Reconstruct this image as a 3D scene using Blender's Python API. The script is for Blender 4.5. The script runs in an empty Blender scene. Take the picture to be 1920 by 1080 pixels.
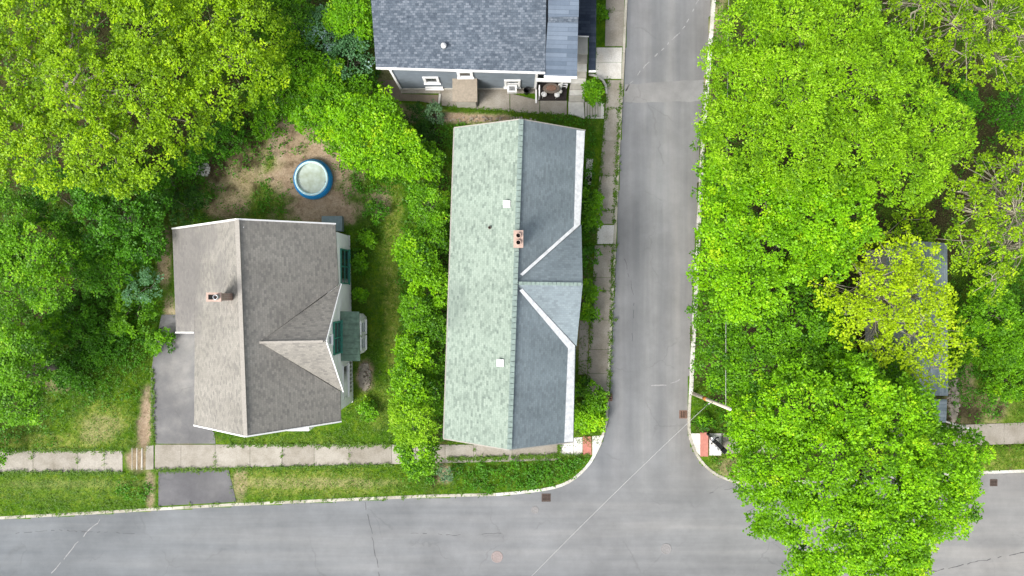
import bpy, bmesh, math, random
import numpy as np
from mathutils import Vector
random.seed(7)
RNG = np.random.default_rng(11)
H = 47.4            # camera height above the road, metres
S = 27.0            # photograph pixels per metre on the ground
C = bpy.context.scene.collection

def P(px, py, z=0.0):
    """back-project a photograph position to the point at height z"""
    k = (H - z) / H / S
    return Vector(((px - 960) * k, (540 - py) * k, z))
def W(gx, gy, z=0.0):
    """ground-plan units (photo pixels at ground level, from the centre, y down)"""
    return Vector((gx / S, -gy / S, z))
def on_plane(px, py, a, b, c, lift=0.0):
    n = (b - a).cross(c - a).normalized()
    if n.z < 0: n = -n
    o = Vector((0, 0, H)); d = P(px, py, 0) - o
    t = (a + n * lift - o).dot(n) / d.dot(n)
    return o + d * t

# ------------------------------------------------------------------ noise
def vnoise(x, y, seed=0):
    xi = np.floor(x).astype(np.int64); yi = np.floor(y).astype(np.int64)
    xf = x - xi; yf = y - yi
    xf = xf * xf * (3 - 2 * xf); yf = yf * yf * (3 - 2 * yf)
    def h(a, b):
        v = np.sin(a * 127.1 + b * 311.7 + seed * 74.7) * 43758.5453
        return v - np.floor(v)
    return (h(xi, yi) * (1 - xf) + h(xi + 1, yi) * xf) * (1 - yf) + (h(xi, yi + 1) * (1 - xf) + h(xi + 1, yi + 1) * xf) * yf
def fbm(x, y, seed=0, o=4):
    s = 0; a = .5; t = 0
    for i in range(o):
        s = s + a * vnoise(x * 2 ** i, y * 2 ** i, seed + i * 13); t += a; a *= .55
    return s / t
def smooth(a, b, x):
    t = np.clip((x - a) / (b - a), 0, 1)
    return t * t * (3 - 2 * t)

# ------------------------------------------------------------------ materials
M = {}
class NT:
    def __init__(s, name):
        s.m = bpy.data.materials.new(name); s.m.use_nodes = True
        s.t = s.m.node_tree; s.t.nodes.clear()
        s.out = s.t.nodes.new('ShaderNodeOutputMaterial'); M[name] = s.m
    def n(s, kind, **kw):
        nd = s.t.nodes.new('ShaderNode' + kind)
        for k, v in kw.items():
            if k.startswith('i_'):
                key = k[2:].replace('_', ' ')
                nd.inputs[key].default_value = v
            else: setattr(nd, k, v)
        return nd
    def l(s, a, b): s.t.links.new(a, b)
    def coord(s, which='Object'):
        return s.n('TexCoord').outputs[which]
    def noise(s, scale, vec=None, detail=4, rough=.55, stretch=None):
        vec = vec or s.coord()
        if stretch:
            mp = s.n('Mapping'); mp.inputs['Scale'].default_value = stretch
            s.l(vec, mp.inputs['Vector']); vec = mp.outputs[0]
        nd = s.n('TexNoise'); nd.inputs['Scale'].default_value = scale
        nd.inputs['Detail'].default_value = detail; nd.inputs['Roughness'].default_value = rough
        s.l(vec, nd.inputs['Vector']); return nd.outputs['Fac']
    def ramp(s, fac, pts):
        r = s.n('ValToRGB'); e = r.color_ramp.elements
        while len(e) < len(pts): e.new(.5)
        for q, (p, c) in zip(e, pts):
            q.position = p; q.color = (c if len(c) == 4 else (*c, 1)) if hasattr(c, '__len__') else (c, c, c, 1)
        s.l(fac, r.inputs[0]); return r.outputs[0]
    def mix(s, fac, a, b, mode='MIX'):
        m = s.n('Mix', data_type='RGBA', blend_type=mode)
        for inp, v in ((m.inputs[0], fac), (m.inputs[6], a), (m.inputs[7], b)):
            if hasattr(v, 'is_output'): s.l(v, inp)
            else: inp.default_value = v if not hasattr(v, '__len__') or len(v) == 4 else (*v, 1)
        return m.outputs[2]
    def math(s, op, a, b=0.0, c=0.0):
        m = s.n('Math', operation=op)
        for inp, v in zip(m.inputs, (a, b, c)):
            if hasattr(v, 'is_output'): s.l(v, inp)
            else: inp.default_value = v
        return m.outputs[0]
    def pbr(s, col, rough=.8, bump=None, bdist=.01, metal=0, spec=.3):
        p = s.n('BsdfPrincipled')
        for k, v in (('Base Color', col), ('Roughness', rough), ('Metallic', metal)):
            if hasattr(v, 'is_output'): s.l(v, p.inputs[k])
            else: p.inputs[k].default_value = v if not hasattr(v, '__len__') or len(v) == 4 else (*v, 1)
        p.inputs['Specular IOR Level'].default_value = spec
        if bump is not None:
            b = s.n('Bump'); b.inputs['Distance'].default_value = bdist; b.inputs['Strength'].default_value = .8
            s.l(bump, b.inputs['Height']); s.l(b.outputs[0], p.inputs['Normal'])
        s.l(p.outputs[0], s.out.inputs[0]); return s.m

def plain(name, col, rough=.7, var=.15, scale=6, metal=0, spec=.3):
    t = NT(name); f = t.noise(scale, detail=5)
    d = tuple(c * (1 - var) for c in col); b = tuple(min(1, c * (1 + var)) for c in col)
    return t.pbr(t.ramp(f, [(.3, d), (.7, b)]), rough, f, .004, metal, spec)

def shingle(name, dark, mid, light, bw=.32, rh=.15, spots=.5, stain=None, stain_amt=.5, blotch=.2, mortar=.6):
    t = NT(name); uv = t.coord('UV')
    b = t.n('TexBrick', offset=.5, squash=1.0)
    b.inputs['Scale'].default_value = 1; b.inputs['Brick Width'].default_value = bw; b.inputs['Row Height'].default_value = rh
    b.inputs['Mortar Size'].default_value = .010; b.inputs['Mortar Smooth'].default_value = .3; b.inputs['Bias'].default_value = 0
    b.inputs['Color1'].default_value = (0, 0, 0, 1); b.inputs['Color2'].default_value = (1, 1, 1, 1); b.inputs['Mortar'].default_value = (.5, .5, .5, 1)
    t.l(uv, b.inputs['Vector'])
    r1 = b.outputs['Color']
    nz = t.noise(5.0, uv, 5, .8)
    v = t.mix(spots, r1, nz)
    col = t.ramp(v, [(.22, dark), (.46, mid), (.78, light)])
    fine = t.noise(45, uv, 2); col = t.mix(.25, col, t.ramp(fine, [(.3, .35), (.7, 1.6)]), 'MULTIPLY')
    big = t.noise(.45, uv, 5, .6, (1, .35, 1)); col = t.mix(blotch, col, t.ramp(big, [(.3, .35), (.7, 1.5)]), 'MULTIPLY')
    ln = t.ramp(b.outputs['Fac'], [(0, 1.0), (1, mortar)]); col = t.mix(1, col, ln, 'MULTIPLY')
    if stain is not None:
        for (cx, cy, rx, ry, amt) in stain:      # mildew with a shape of its own, in metres on the plan
            mp = t.n('Mapping'); mp.inputs['Location'].default_value = (-cx / rx, -cy / ry, 0); mp.inputs['Scale'].default_value = (1 / rx, 1 / ry, 0)
            g = t.n('NewGeometry'); t.l(g.outputs['Position'], mp.inputs['Vector'])
            ln_ = t.n('VectorMath', operation='LENGTH'); t.l(mp.outputs[0], ln_.inputs[0])
            nn = t.noise(1.3, g.outputs['Position'], 4)
            d = t.math('ADD', ln_.outputs['Value'], t.math('MULTIPLY', t.math('SUBTRACT', nn, .5), 1.1))
            f = t.ramp(d, [(.55, amt), (1.1, 0.0)])
            col = t.mix(f, col, (dark[0] * .8, dark[1] * .8, dark[2] * .85))
    return t.pbr(col, .9, r1, .006, spec=.2)

def leafmat(name, dark, light, trans=.35, tip=None):
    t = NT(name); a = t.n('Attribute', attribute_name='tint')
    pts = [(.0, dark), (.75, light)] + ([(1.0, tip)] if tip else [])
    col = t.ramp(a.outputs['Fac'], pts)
    d = t.n('BsdfPrincipled'); d.inputs['Roughness'].default_value = .45; d.inputs['Specular IOR Level'].default_value = .28
    t.l(col, d.inputs['Base Color'])
    tr = t.n('BsdfTranslucent'); t.l(t.mix(.5, col, (1, 1, .35), 'MULTIPLY'), tr.inputs['Color'])
    mx = t.n('MixShader'); mx.inputs[0].default_value = trans
    t.l(d.outputs[0], mx.inputs[1]); t.l(tr.outputs[0], mx.inputs[2]); t.l(mx.outputs[0], t.out.inputs[0])
    return t.m
# foliage kinds; yellow, maple and feather dark ends deepened to paint shade between clumps
leafmat('leaf_yellow', (.055, .15, .004), (.33, .56, .006), .28, (.50, .68, .012))
leafmat('leaf_gold', (.20, .33, .006), (.47, .68, .008), .3, (.66, .80, .02))
leafmat('leaf_maple', (.035, .14, .004), (.27, .60, .005), .28, (.42, .64, .012))
leafmat('leaf_feather', (.055, .17, .005), (.31, .59, .008), .28, (.48, .70, .06))
leafmat('leaf_mid', (.026, .11, .004), (.185, .46, .006), .26, (.32, .55, .012))
leafmat('leaf_dark', (.022, .10, .005), (.10, .32, .008), .25, (.20, .44, .012))
leafmat('leaf_deep', (.012, .045, .004), (.035, .13, .008), .25, (.07, .20, .012))
leafmat('leaf_silver', (.06, .14, .06), (.16, .30, .14), .2, (.28, .42, .26))
leafmat('leaf_blue', (.05, .16, .04), (.13, .30, .13), .2, (.40, .52, .62))
leafmat('leaf_twig', (.20, .15, .11), (.42, .36, .28), .1, (.55, .50, .42))
leafmat('leaf_grass', (.04, .11, .005), (.12, .245, .008), .22, (.28, .34, .04))

plain('bark', (.20, .18, .15), .9, .35, 9)
plain('bark_pale', (.38, .35, .27), .9, .3, 9)
plain('white_paint', (.90, .90, .91), .5, .04, 3)
plain('white_siding', (.92, .92, .92), .6, .05, 2)
plain('slate_siding', (.17, .20, .235), .6, .12, 2)
plain('grey_wall', (.35, .35, .33), .8, .12, 3)
plain('pale_concrete', (.60, .59, .56), .9, .10, 4)
plain('step_concrete', (.44, .42, .38), .9, .15, 3)
plain('step_riser', (.20, .19, .17), .9, .15, 3)
plain('tan_roofing', (.30, .26, .21), .95, .15, 7)
plain('green_frame', (.05, .24, .18), .5, .15, 5)
plain('green_metal', (.125, .205, .15), .5, .30, 4)
plain('black_plastic', (.012, .012, .014), .4, .2, 8)
plain('dark_rubber', (.02, .02, .02), .8, .2, 8)
plain('steel', (.45, .46, .48), .35, .1, 8, .8)
plain('grate_iron', (.09, .065, .055), .7, .3, 14)
plain('slot_black', (.008, .008, .008), .9, .1, 5)
plain('rust_iron', (.20, .12, .09), .8, .3, 14)
plain('tactile_red', (.48, .20, .16), .85, .12, 6)
plain('blue_grey_deck', (.20, .26, .28), .8, .12, 4)
plain('pool_blue', (.015, .25, .60), .35, .12, 3)
plain('pool_ring', (.62, .88, .95), .35, .06, 3)
plain('dark_deck', (.035, .028, .028), .8, .3, 5)
plain('table_brown', (.16, .13, .11), .6, .3, 9)
plain('pole_wood', (.62, .56, .46), .85, .2, 9)
plain('orange_paint', (.55, .22, .05), .7, .2, 9)
plain('wire_grey', (.45, .45, .45), .6, .1, 9)
plain('tar', (.085, .085, .09), .9, .15, 9)
plain('pale_crack', (.30, .30, .31), .9, .2, 9)
plain('flashing', (.78, .80, .84), .55, .20, 3.5)
plain('stone', (.33, .29, .24), .9, .35, 2.0)
plain('pale_shingle', (.36, .34, .31), .9, .12, 9)
t = NT('glass'); f = t.noise(1.2); t.pbr(t.ramp(f, [(.35, (.015, .02, .025)), (.7, (.06, .08, .09))]), .08, spec=.6)
t = NT('green_glass'); f = t.noise(1.2); t.pbr(t.ramp(f, [(.35, (.02, .08, .07)), (.7, (.06, .16, .14))]), .15, spec=.6)
t = NT('water'); f = t.noise(2.2, detail=6); t.pbr(t.ramp(f, [(.3, (.40, .46, .35)), (.5, (.50, .58, .50)), (.7, (.60, .68, .64))]), .38, t.noise(6), .01, spec=.5)
t = NT('brick'); b = t.n('TexBrick'); b.inputs['Scale'].default_value = 1; b.inputs['Brick Width'].default_value = .22; b.inputs['Row Height'].default_value = .075; b.inputs['Mortar Size'].default_value = .012
b.inputs['Color1'].default_value = (.27, .16, .125, 1); b.inputs['Color2'].default_value = (.36, .24, .19, 1); b.inputs['Mortar'].default_value = (.45, .40, .36, 1)
t.l(t.coord('UV'), b.inputs['Vector']); t.pbr(b.outputs['Color'], .9, b.outputs['Fac'], .005)
plain('brick_cap', (.46, .34, .29), .9, .15, 9)
shingle('roof_mint', (.12, .155, .14), (.255, .318, .274), (.335, .40, .35), .24, .15, .66, stain=[(-3.7, -1.0, 1.1, 2.0, .30)], blotch=.15, mortar=.80)
shingle('roof_mint_shaded', (.165, .20, .225), (.195, .24, .27), (.225, .272, .30), .24, .15, .5, stain=[(2.9, 9.6, 1.7, 1.6, .35), (4.3, 8.0, 1.2, 1.0, .25)], blotch=.32, mortar=.85)  # same mint shingle on the side away from the sun, shade put into its colour
shingle('roof_brown', (.19, .183, .175), (.268, .256, .236), (.32, .305, .278), .22, .14, .55, stain=[(-20.9, .6, 1.9, 5.2, .62), (-19.0, 3.2, 1.5, 1.6, .45), (-17.6, 1.0, .9, 1.5, .30)], blotch=.28, mortar=.82)
shingle('roof_slate', (.05, .065, .09), (.095, .12, .155), (.22, .25, .30), .22, .14, .70, blotch=.2)
shingle('roof_slate_plain', (.09, .12, .165), (.125, .16, .215), (.16, .20, .26), 3.0, .25, .4, blotch=.3, mortar=.55)
shingle('roof_navy', (.015, .025, .045), (.028, .04, .065), (.045, .06, .09), .6, .2, .6)
shingle('roof_bluegrey', (.18, .23, .25), (.28, .34, .37), (.38, .44, .47), .8, .22, .6, blotch=.5)

def concrete(name, a, b_, dirt=(.16, .14, .10)):
    t = NT(name); at = t.n('Attribute', attribute_name='tint')
    base = t.mix(at.outputs['Fac'], a, b_)
    n1 = t.noise(.9, detail=6, rough=.65); n2 = t.noise(14, detail=3)
    base = t.mix(t.ramp(n1, [(.40, .0), (.72, .6)]), base, dirt)
    base = t.mix(.35, base, t.ramp(n2, [(.3, .6), (.7, 1.35)]), 'MULTIPLY')
    t.pbr(base, .92, n2, .004, spec=.2)
concrete('concrete_warm', (.31, .285, .25), (.40, .375, .335))
concrete('concrete_white', (.62, .61, .59), (.72, .71, .69), (.40, .36, .30))
concrete('kerb_white', (.58, .57, .53), (.72, .72, .70), (.25, .22, .17))
concrete('kerb_old', (.44, .42, .36), (.60, .58, .52), (.16, .14, .09))
concrete('paver_brown', (.24, .20, .155), (.30, .25, .20), (.12, .10, .07))

def asphalt(name, base, lite, dark, streaks=True):
    t = NT(name); g = t.n('NewGeometry').outputs['Position']
    sx = t.n('SeparateXYZ'); t.l(g, sx.inputs[0])
    n_ns = t.noise(1.0, g, 5, .6, (.75, .035, 1)); n_ew = t.noise(1.0, g, 5, .6, (.035, .62, 1))
    f = t.ramp(t.math('ADD', sx.outputs['Y'], 16.0), [(0.0, 0.0), (1.0, 1.0)])
    mapf = t.n('MapRange'); mapf.inputs['From Min'].default_value = -15.0; mapf.inputs['From Max'].default_value = -10.0
    t.l(sx.outputs['Y'], mapf.inputs[0])
    st = t.mix(mapf.outputs[0], n_ew, n_ns)
    col = t.ramp(st, [(.28, dark), (.5, base), (.72, lite)])
    if not streaks: col = t.ramp(t.noise(.42, g, 7, .65), [(.32, dark), (.5, base), (.68, lite)])
    bl = t.noise(.22, g, 6, .6); col = t.mix(.55, col, t.ramp(bl, [(.3, .70), (.7, 1.30)]), 'MULTIPLY')
    bl2 = t.noise(.8, g, 6, .7); col = t.mix(.4, col, t.ramp(bl2, [(.3, .8), (.7, 1.22)]), 'MULTIPLY')
    if name == 'asphalt':
        u = t.math('SUBTRACT', t.math('SUBTRACT', sx.outputs['X'], t.math('MULTIPLY', sx.outputs['Y'], .0543)), 9.84)
        wob = t.math('MULTIPLY', t.math('SUBTRACT', t.noise(.25, g, 4), .5), 1.2)
        uu = t.n('MapRange'); uu.inputs['From Min'].default_value = -3.2; uu.inputs['From Max'].default_value = 3.2; t.l(t.math('ADD', u, wob), uu.inputs[0])
        lane = t.ramp(uu.outputs[0], [(0, (.86, .88, .92)), (.22, (1.0, 1.0, 1.02)), (.34, (.90, .91, .93)), (.5, (1.08, 1.08, 1.08)), (.64, (.93, .93, .94)), (.8, (1.04, 1.02, 1.0)), (1, (.84, .79, .75))])
        col = t.mix(mapf.outputs[0], col, t.mix(1, col, lane, 'MULTIPLY'))
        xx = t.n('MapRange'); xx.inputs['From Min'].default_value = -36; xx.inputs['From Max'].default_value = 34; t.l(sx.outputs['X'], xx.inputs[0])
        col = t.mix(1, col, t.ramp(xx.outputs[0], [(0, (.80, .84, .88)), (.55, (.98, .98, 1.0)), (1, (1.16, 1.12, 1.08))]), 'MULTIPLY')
    sp = t.noise(38, g, 2, .8); col = t.mix(.35, col, t.ramp(sp, [(.3, .6), (.7, 1.4)]), 'MULTIPLY')
    # fine cracking, broken up by noise
    v = t.n('TexVoronoi', feature='DISTANCE_TO_EDGE'); v.inputs['Scale'].default_value = .23
    wn = t.n('TexNoise'); wn.inputs['Scale'].default_value = .9; wn.inputs['Detail'].default_value = 6; t.l(g, wn.inputs['Vector'])
    wv = t.n('VectorMath', operation='MULTIPLY_ADD'); t.l(wn.outputs['Color'], wv.inputs[0]); wv.inputs[1].default_value = (1.3, 1.3, 0); t.l(g, wv.inputs[2])
    t.l(wv.outputs[0], v.inputs['Vector'])
    cr = t.ramp(v.outputs['Distance'], [(.0, 1), (.012, 0)])
    msk = t.ramp(t.noise(.35, g, 3), [(.50, 0), (.60, .35)])
    col = t.mix(t.math('MULTIPLY', cr, msk), col, tuple(c * .55 for c in base))
    t.pbr(col, .88, sp, .004, spec=.3)
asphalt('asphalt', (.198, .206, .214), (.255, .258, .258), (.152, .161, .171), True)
asphalt('asphalt_pale', (.232, .233, .238), (.262, .262, .265), (.20, .202, .207), False)
asphalt('asphalt_patch', (.20, .203, .215), (.24, .24, .25), (.17, .173, .185), False)
asphalt('asphalt_drive', (.17, .17, .175), (.245, .24, .235), (.13, .13, .138), False)
asphalt('asphalt_apron', (.125, .125, .135), (.155, .155, .162), (.10, .10, .11), False)

t = NT('ground'); g = t.n('NewGeometry').outputs['Position']
def at(nm):
    return t.n('Attribute', attribute_name=nm).outputs['Fac']
n1 = t.noise(.5, g, 6, .65); n2 = t.noise(3.5, g, 5, .7); n3 = t.noise(14, g, 3, .7)
gr = t.ramp(t.mix(.5, n1, n2), [(.36, (.028, .085, .005)), (.50, (.065, .15, .006)), (.64, (.135, .21, .010))])
dry = t.ramp(n2, [(.3, (.10, .18, .015)), (.5, (.20, .25, .04)), (.7, (.32, .31, .11))])
gr = t.mix(at('dry'), gr, dry)
dirt = t.ramp(t.mix(.5, n1, n2), [(.3, (.17, .115, .07)), (.48, (.36, .27, .185)), (.68, (.48, .385, .29))])
gr = t.mix(at('dirt'), gr, dirt)
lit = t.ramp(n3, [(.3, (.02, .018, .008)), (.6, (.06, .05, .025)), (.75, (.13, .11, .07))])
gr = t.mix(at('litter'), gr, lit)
gr = t.mix(.45, gr, t.ramp(n3, [(.3, .5), (.7, 1.5)]), 'MULTIPLY')
t.pbr(gr, .95, n3, .03, spec=.1)

# ------------------------------------------------------------------ mesh building
def tag(o, label=None, cat=None, group=None, kind=None):
    if label: o['label'] = label
    if cat: o['category'] = cat
    if group: o['group'] = group
    if kind: o['kind'] = kind
    return o
def thing(name, loc, label, cat, group=None):
    o = bpy.data.objects.new(name, None); o.location = loc; o.empty_display_size = .3
    C.objects.link(o); return tag(o, label, cat, group)
def origin(o):
    v = Vector((0, 0, 0))
    while o is not None: v = v + Vector(o.location); o = o.parent
    return v
class MB:
    def __init__(s): s.v = []; s.f = []; s.ft = []; s.sm = []
    def add(s, vs, fs, tint=None, smooth_=False):
        b = len(s.v); s.v += [Vector(q) for q in vs]
        tint = random.random() if tint is None else tint
        for f in fs: s.f.append([b + i for i in f]); s.ft.append(tint); s.sm.append(smooth_)
        return s
    def slab(s, pts, th=.12, tint=None):
        """polygon given by its top points, extruded down"""
        n = len(pts); nn = Vector((0, 0, 0))
        for i in range(n): nn += Vector(pts[i]).cross(Vector(pts[(i + 1) % n]))
        pts = list(pts) if nn.z > 0 else list(reversed(pts))
        low = [Vector(p) - Vector((0, 0, th)) for p in pts]
        fs = [list(range(n)), list(range(2 * n - 1, n - 1, -1))] + [[i, i + n, (i + 1) % n + n, (i + 1) % n] for i in range(n)]
        return s.add(pts + low, fs, tint)
    def box(s, a, b, tint=None):
        x0, x1 = sorted((a[0], b[0])); y0, y1 = sorted((a[1], b[1])); z0, z1 = sorted((a[2], b[2]))
        return s.slab([(x0, y0, z1), (x1, y0, z1), (x1, y1, z1), (x0, y1, z1)], z1 - z0, tint)
    def obox(s, c, ux, hx, hy, z0, z1, tint=None):
        """box centred at c (x,y) with horizontal axis ux"""
        ux = Vector((ux[0], ux[1], 0)).normalized(); uy = Vector((-ux.y, ux.x, 0)); c = Vector((c[0], c[1], 0))
        p = [c - ux * hx - uy * hy, c + ux * hx - uy * hy, c + ux * hx + uy * hy, c - ux * hx + uy * hy]
        return s.slab([Vector((q.x, q.y, z1)) for q in p], z1 - z0, tint)
    def bar(s, a, b, w=.06, h=.06, tint=None):
        a = Vector(a); b = Vector(b); d = (b - a).normalized(); up = Vector((0, 0, 1))
        if abs(d.z) > .95: up = Vector((0, 1, 0))
        r = d.cross(up).normalized() * w / 2; u = r.cross(d).normalized() * h / 2
        vs = [a - r - u, a + r - u, a + r + u, a - r + u, b - r - u, b + r - u, b + r + u, b - r + u]
        return s.add(vs, [[0, 1, 2, 3], [7, 6, 5, 4], [0, 4, 5, 1], [1, 5, 6, 2], [2, 6, 7, 3], [3, 7, 4, 0]], tint)
    def tube(s, pts, rad, n=8, tint=None, cap=True):
        pts = [Vector(p) for p in pts]; vs = []; fs = []
        for i, p in enumerate(pts):
            d = (pts[min(i + 1, len(pts) - 1)] - pts[max(i - 1, 0)]).normalized()
            up = Vector((0, 0, 1)) if abs(d.z) < .9 else Vector((0, 1, 0))
            r = d.cross(up).normalized(); u = r.cross(d)
            R = rad[i] if hasattr(rad, '__len__') else rad
            for k in range(n):
                a = 2 * math.pi * k / n; vs.append(p + r * math.cos(a) * R + u * math.sin(a) * R)
        for i in range(len(pts) - 1):
            for k in range(n): fs.append([i * n + k, i * n + (k + 1) % n, (i + 1) * n + (k + 1) % n, (i + 1) * n + k])
        if cap: fs.append(list(range(n))[::-1]); fs.append([(len(pts) - 1) * n + k for k in range(n)])
        return s.add(vs, fs, tint, True)
    def lathe(s, c, prof, n=48, sx=1, sy=1, tint=None, closed=False):
        c = Vector(c); vs = []; fs = []; m = len(prof)
        for (r, z) in prof:
            for k in range(n):
                a = 2 * math.pi * k / n; vs.append(c + Vector((r * sx * math.cos(a), r * sy * math.sin(a), z)))
        for i in range(m - 1):
            for k in range(n): fs.append([i * n + k, i * n + (k + 1) % n, (i + 1) * n + (k + 1) % n, (i + 1) * n + k])
        if prof[-1][0] > 1e-6 and not closed: fs.append([(m - 1) * n + k for k in range(n)])
        if prof[0][0] > 1e-6 and not closed: fs.append([k for k in range(n)][::-1])
        s.add(vs, fs, tint, True)
        for i, f in enumerate(s.f):
            if len(f) > 4: s.sm[i] = False
        return s
    def build(s, name, mat, parent=None, label=None, smooth_=None, tri=True):
        me = bpy.data.meshes.new(name); o0 = origin(parent) if parent else Vector((0, 0, 0))
        me.from_pydata([v - o0 for v in s.v], [], s.f)
        at_ = me.attributes.new('tint', 'FLOAT', 'FACE'); at_.data.foreach_set('value', s.ft)
        me.polygons.foreach_set('use_smooth', s.sm if smooth_ is None else [smooth_] * len(s.f))
        uv = me.uv_layers.new(name='UVMap')
        for p in me.polygons:
            n = p.normal
            u = Vector((0, 0, 1)).cross(n)
            u = u.normalized() if u.length > .02 else Vector((1, 0, 0))
            v = n.cross(u)
            for li in p.loop_indices:
                q = me.vertices[me.loops[li].vertex_index].co + o0
                uv.data[li].uv = (q.dot(u), q.dot(v))
        if tri:
            bm = bmesh.new(); bm.from_mesh(me)
            bmesh.ops.triangulate(bm, faces=[f for f in bm.faces if len(f.verts) > 4]); bm.to_mesh(me); bm.free()
        me.materials.append(M[mat])
        o = bpy.data.objects.new(name, me); C.objects.link(o)
        if parent is not None: o.parent = parent
        if label: o['label'] = label
        return o
def struct(o): o['kind'] = 'structure'; return o

# ------------------------------------------------------------------ ground
KW = [(1177, -300), (1176, 0), (1169, 150), (1161, 300), (1153, 500), (1145, 660), (1141, 745), (1139, 790), (1128, 830), (1108, 868), (1078, 898),
      (1042, 915), (985, 924), (930, 929), (800, 932), (660, 938), (440, 948), (300, 956), (150, 965), (0, 973), (-300, 990)]
KE = [(1346, -300), (1334, 0), (1324, 130), (1314, 260), (1306, 420), (1300, 560), (1295, 650), (1291, 740), (1289, 800), (1296, 835), (1312, 865), (1340, 890),
      (1385, 906), (1450, 908), (1600, 900), (1840, 888), (1920, 885), (2250, 874)]
ROAD = KW + [(-300, 1320), (2250, 1320)] + KE[::-1]
road_xy = np.array([[(a - 960) / S, (540 - b) / S] for a, b in ROAD])
def inside(poly, x, y):
    r = np.zeros(x.shape, bool); n = len(poly)
    for i in range(n):
        x0, y0 = poly[i]; x1, y1 = poly[(i + 1) % n]
        if y0 == y1: continue
        c = ((y0 > y) != (y1 > y)) & (x < (x1 - x0) * (y - y0) / (y1 - y0) + x0)
        r ^= c
    return r
def seg_dist(poly, x, y):
    d = np.full(x.shape, 1e9)
    for (x0, y0), (x1, y1) in zip(poly[:-1], poly[1:]):
        L = (x1 - x0) ** 2 + (y1 - y0) ** 2
        t = np.clip(((x - x0) * (x1 - x0) + (y - y0) * (y1 - y0)) / L, 0, 1)
        d = np.minimum(d, np.hypot(x - x0 - t * (x1 - x0), y - y0 - t * (y1 - y0)))
    return d
def gh(px, py):
    """height of the ground beside the road"""
    px = np.asarray(px, float); py = np.asarray(py, float)
    r = .42 * (1 - smooth(240, 284, px)) * (1 - smooth(882, 945, py))
    return .10 + r
def ghs(px, py): return float(gh(px, py))
def blob(PX, PY, lst, seed, wob=.8, soft=.35):
    m = np.zeros(PX.shape)
    nz = (fbm(PX / 22, PY / 22, seed) - .5) * wob * 2
    for (cx, cy, rx, ry, a) in lst:
        d = np.sqrt(((PX - cx) / rx) ** 2 + ((PY - cy) / ry) ** 2) + nz
        m = np.maximum(m, a * (1 - smooth(1 - soft, 1 + soft, d)))
    return m
DIRT = [(590, 330, 85, 80, 1), (540, 265, 45, 50, .95), (600, 395, 80, 28, 1), (640, 300, 30, 40, .9), (440, 330, 60, 45, .75), (430, 385, 40, 25, .8), (480, 300, 30, 30, .6), (275, 790, 12, 60, 1), (310, 480, 12, 60, .8),
        (262, 860, 18, 22, .9), (283, 915, 9, 40, .8), (684, 705, 14, 28, 1), (870, 222, 90, 9, 1), (760, 215, 60, 18, .6), (710, 380, 22, 25, .7), (195, 800, 35, 28, .35), (450, 905, 14, 30, .6),
        (590, 905, 150, 10, .35), (1380, 880, 35, 20, .55), (1800, 740, 30, 60, .7), (1850, 760, 40, 30, .5), (700, 175, 25, 30, .9), (340, 822, 50, 12, .8), (1125, 435, 14, 20, .3), (725, 100, 14, 90, .5),
        (110, 720, 45, 12, .5), (320, 620, 14, 60, .8), (830, 885, 20, 18, .8), (1090, 600, 20, 80, .6), (1345, 60, 18, 60, .7), (1330, 180, 16, 60, .8), (150, 905, 140, 8, .15)]
DRY = [(735, 420, 18, 110, .75), (735, 600, 14, 110, .9), (735, 480, 25, 60, .6), (710, 760, 40, 40, .4), (560, 905, 170, 26, .8), (100, 825, 140, 14, .85), (195, 790, 50, 40, .8), (130, 915, 150, 30, .25), (560, 830, 120, 14, .3),
       (480, 320, 50, 50, .6), (1380, 875, 40, 25, .6), (1860, 750, 70, 50, .55), (1880, 860, 60, 25, .6), (500, 400, 60, 40, .4), (1870, 620, 60, 60, .35)]
LITTER = [(150, 200, 330, 210, .95), (60, 520, 150, 120, .95), (590, 85, 120, 95, .85), (1560, 250, 260, 280, 1), (1420, 560, 130, 200, 1), (1600, 560, 130, 130, .95), (1600, 800, 240, 110, .95), (1800, 300, 160, 220, .95), (815, 550, 26, 320, .9), (30, 720, 60, 90, .8), (1600, 1000, 10, 10, .3)]
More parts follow.
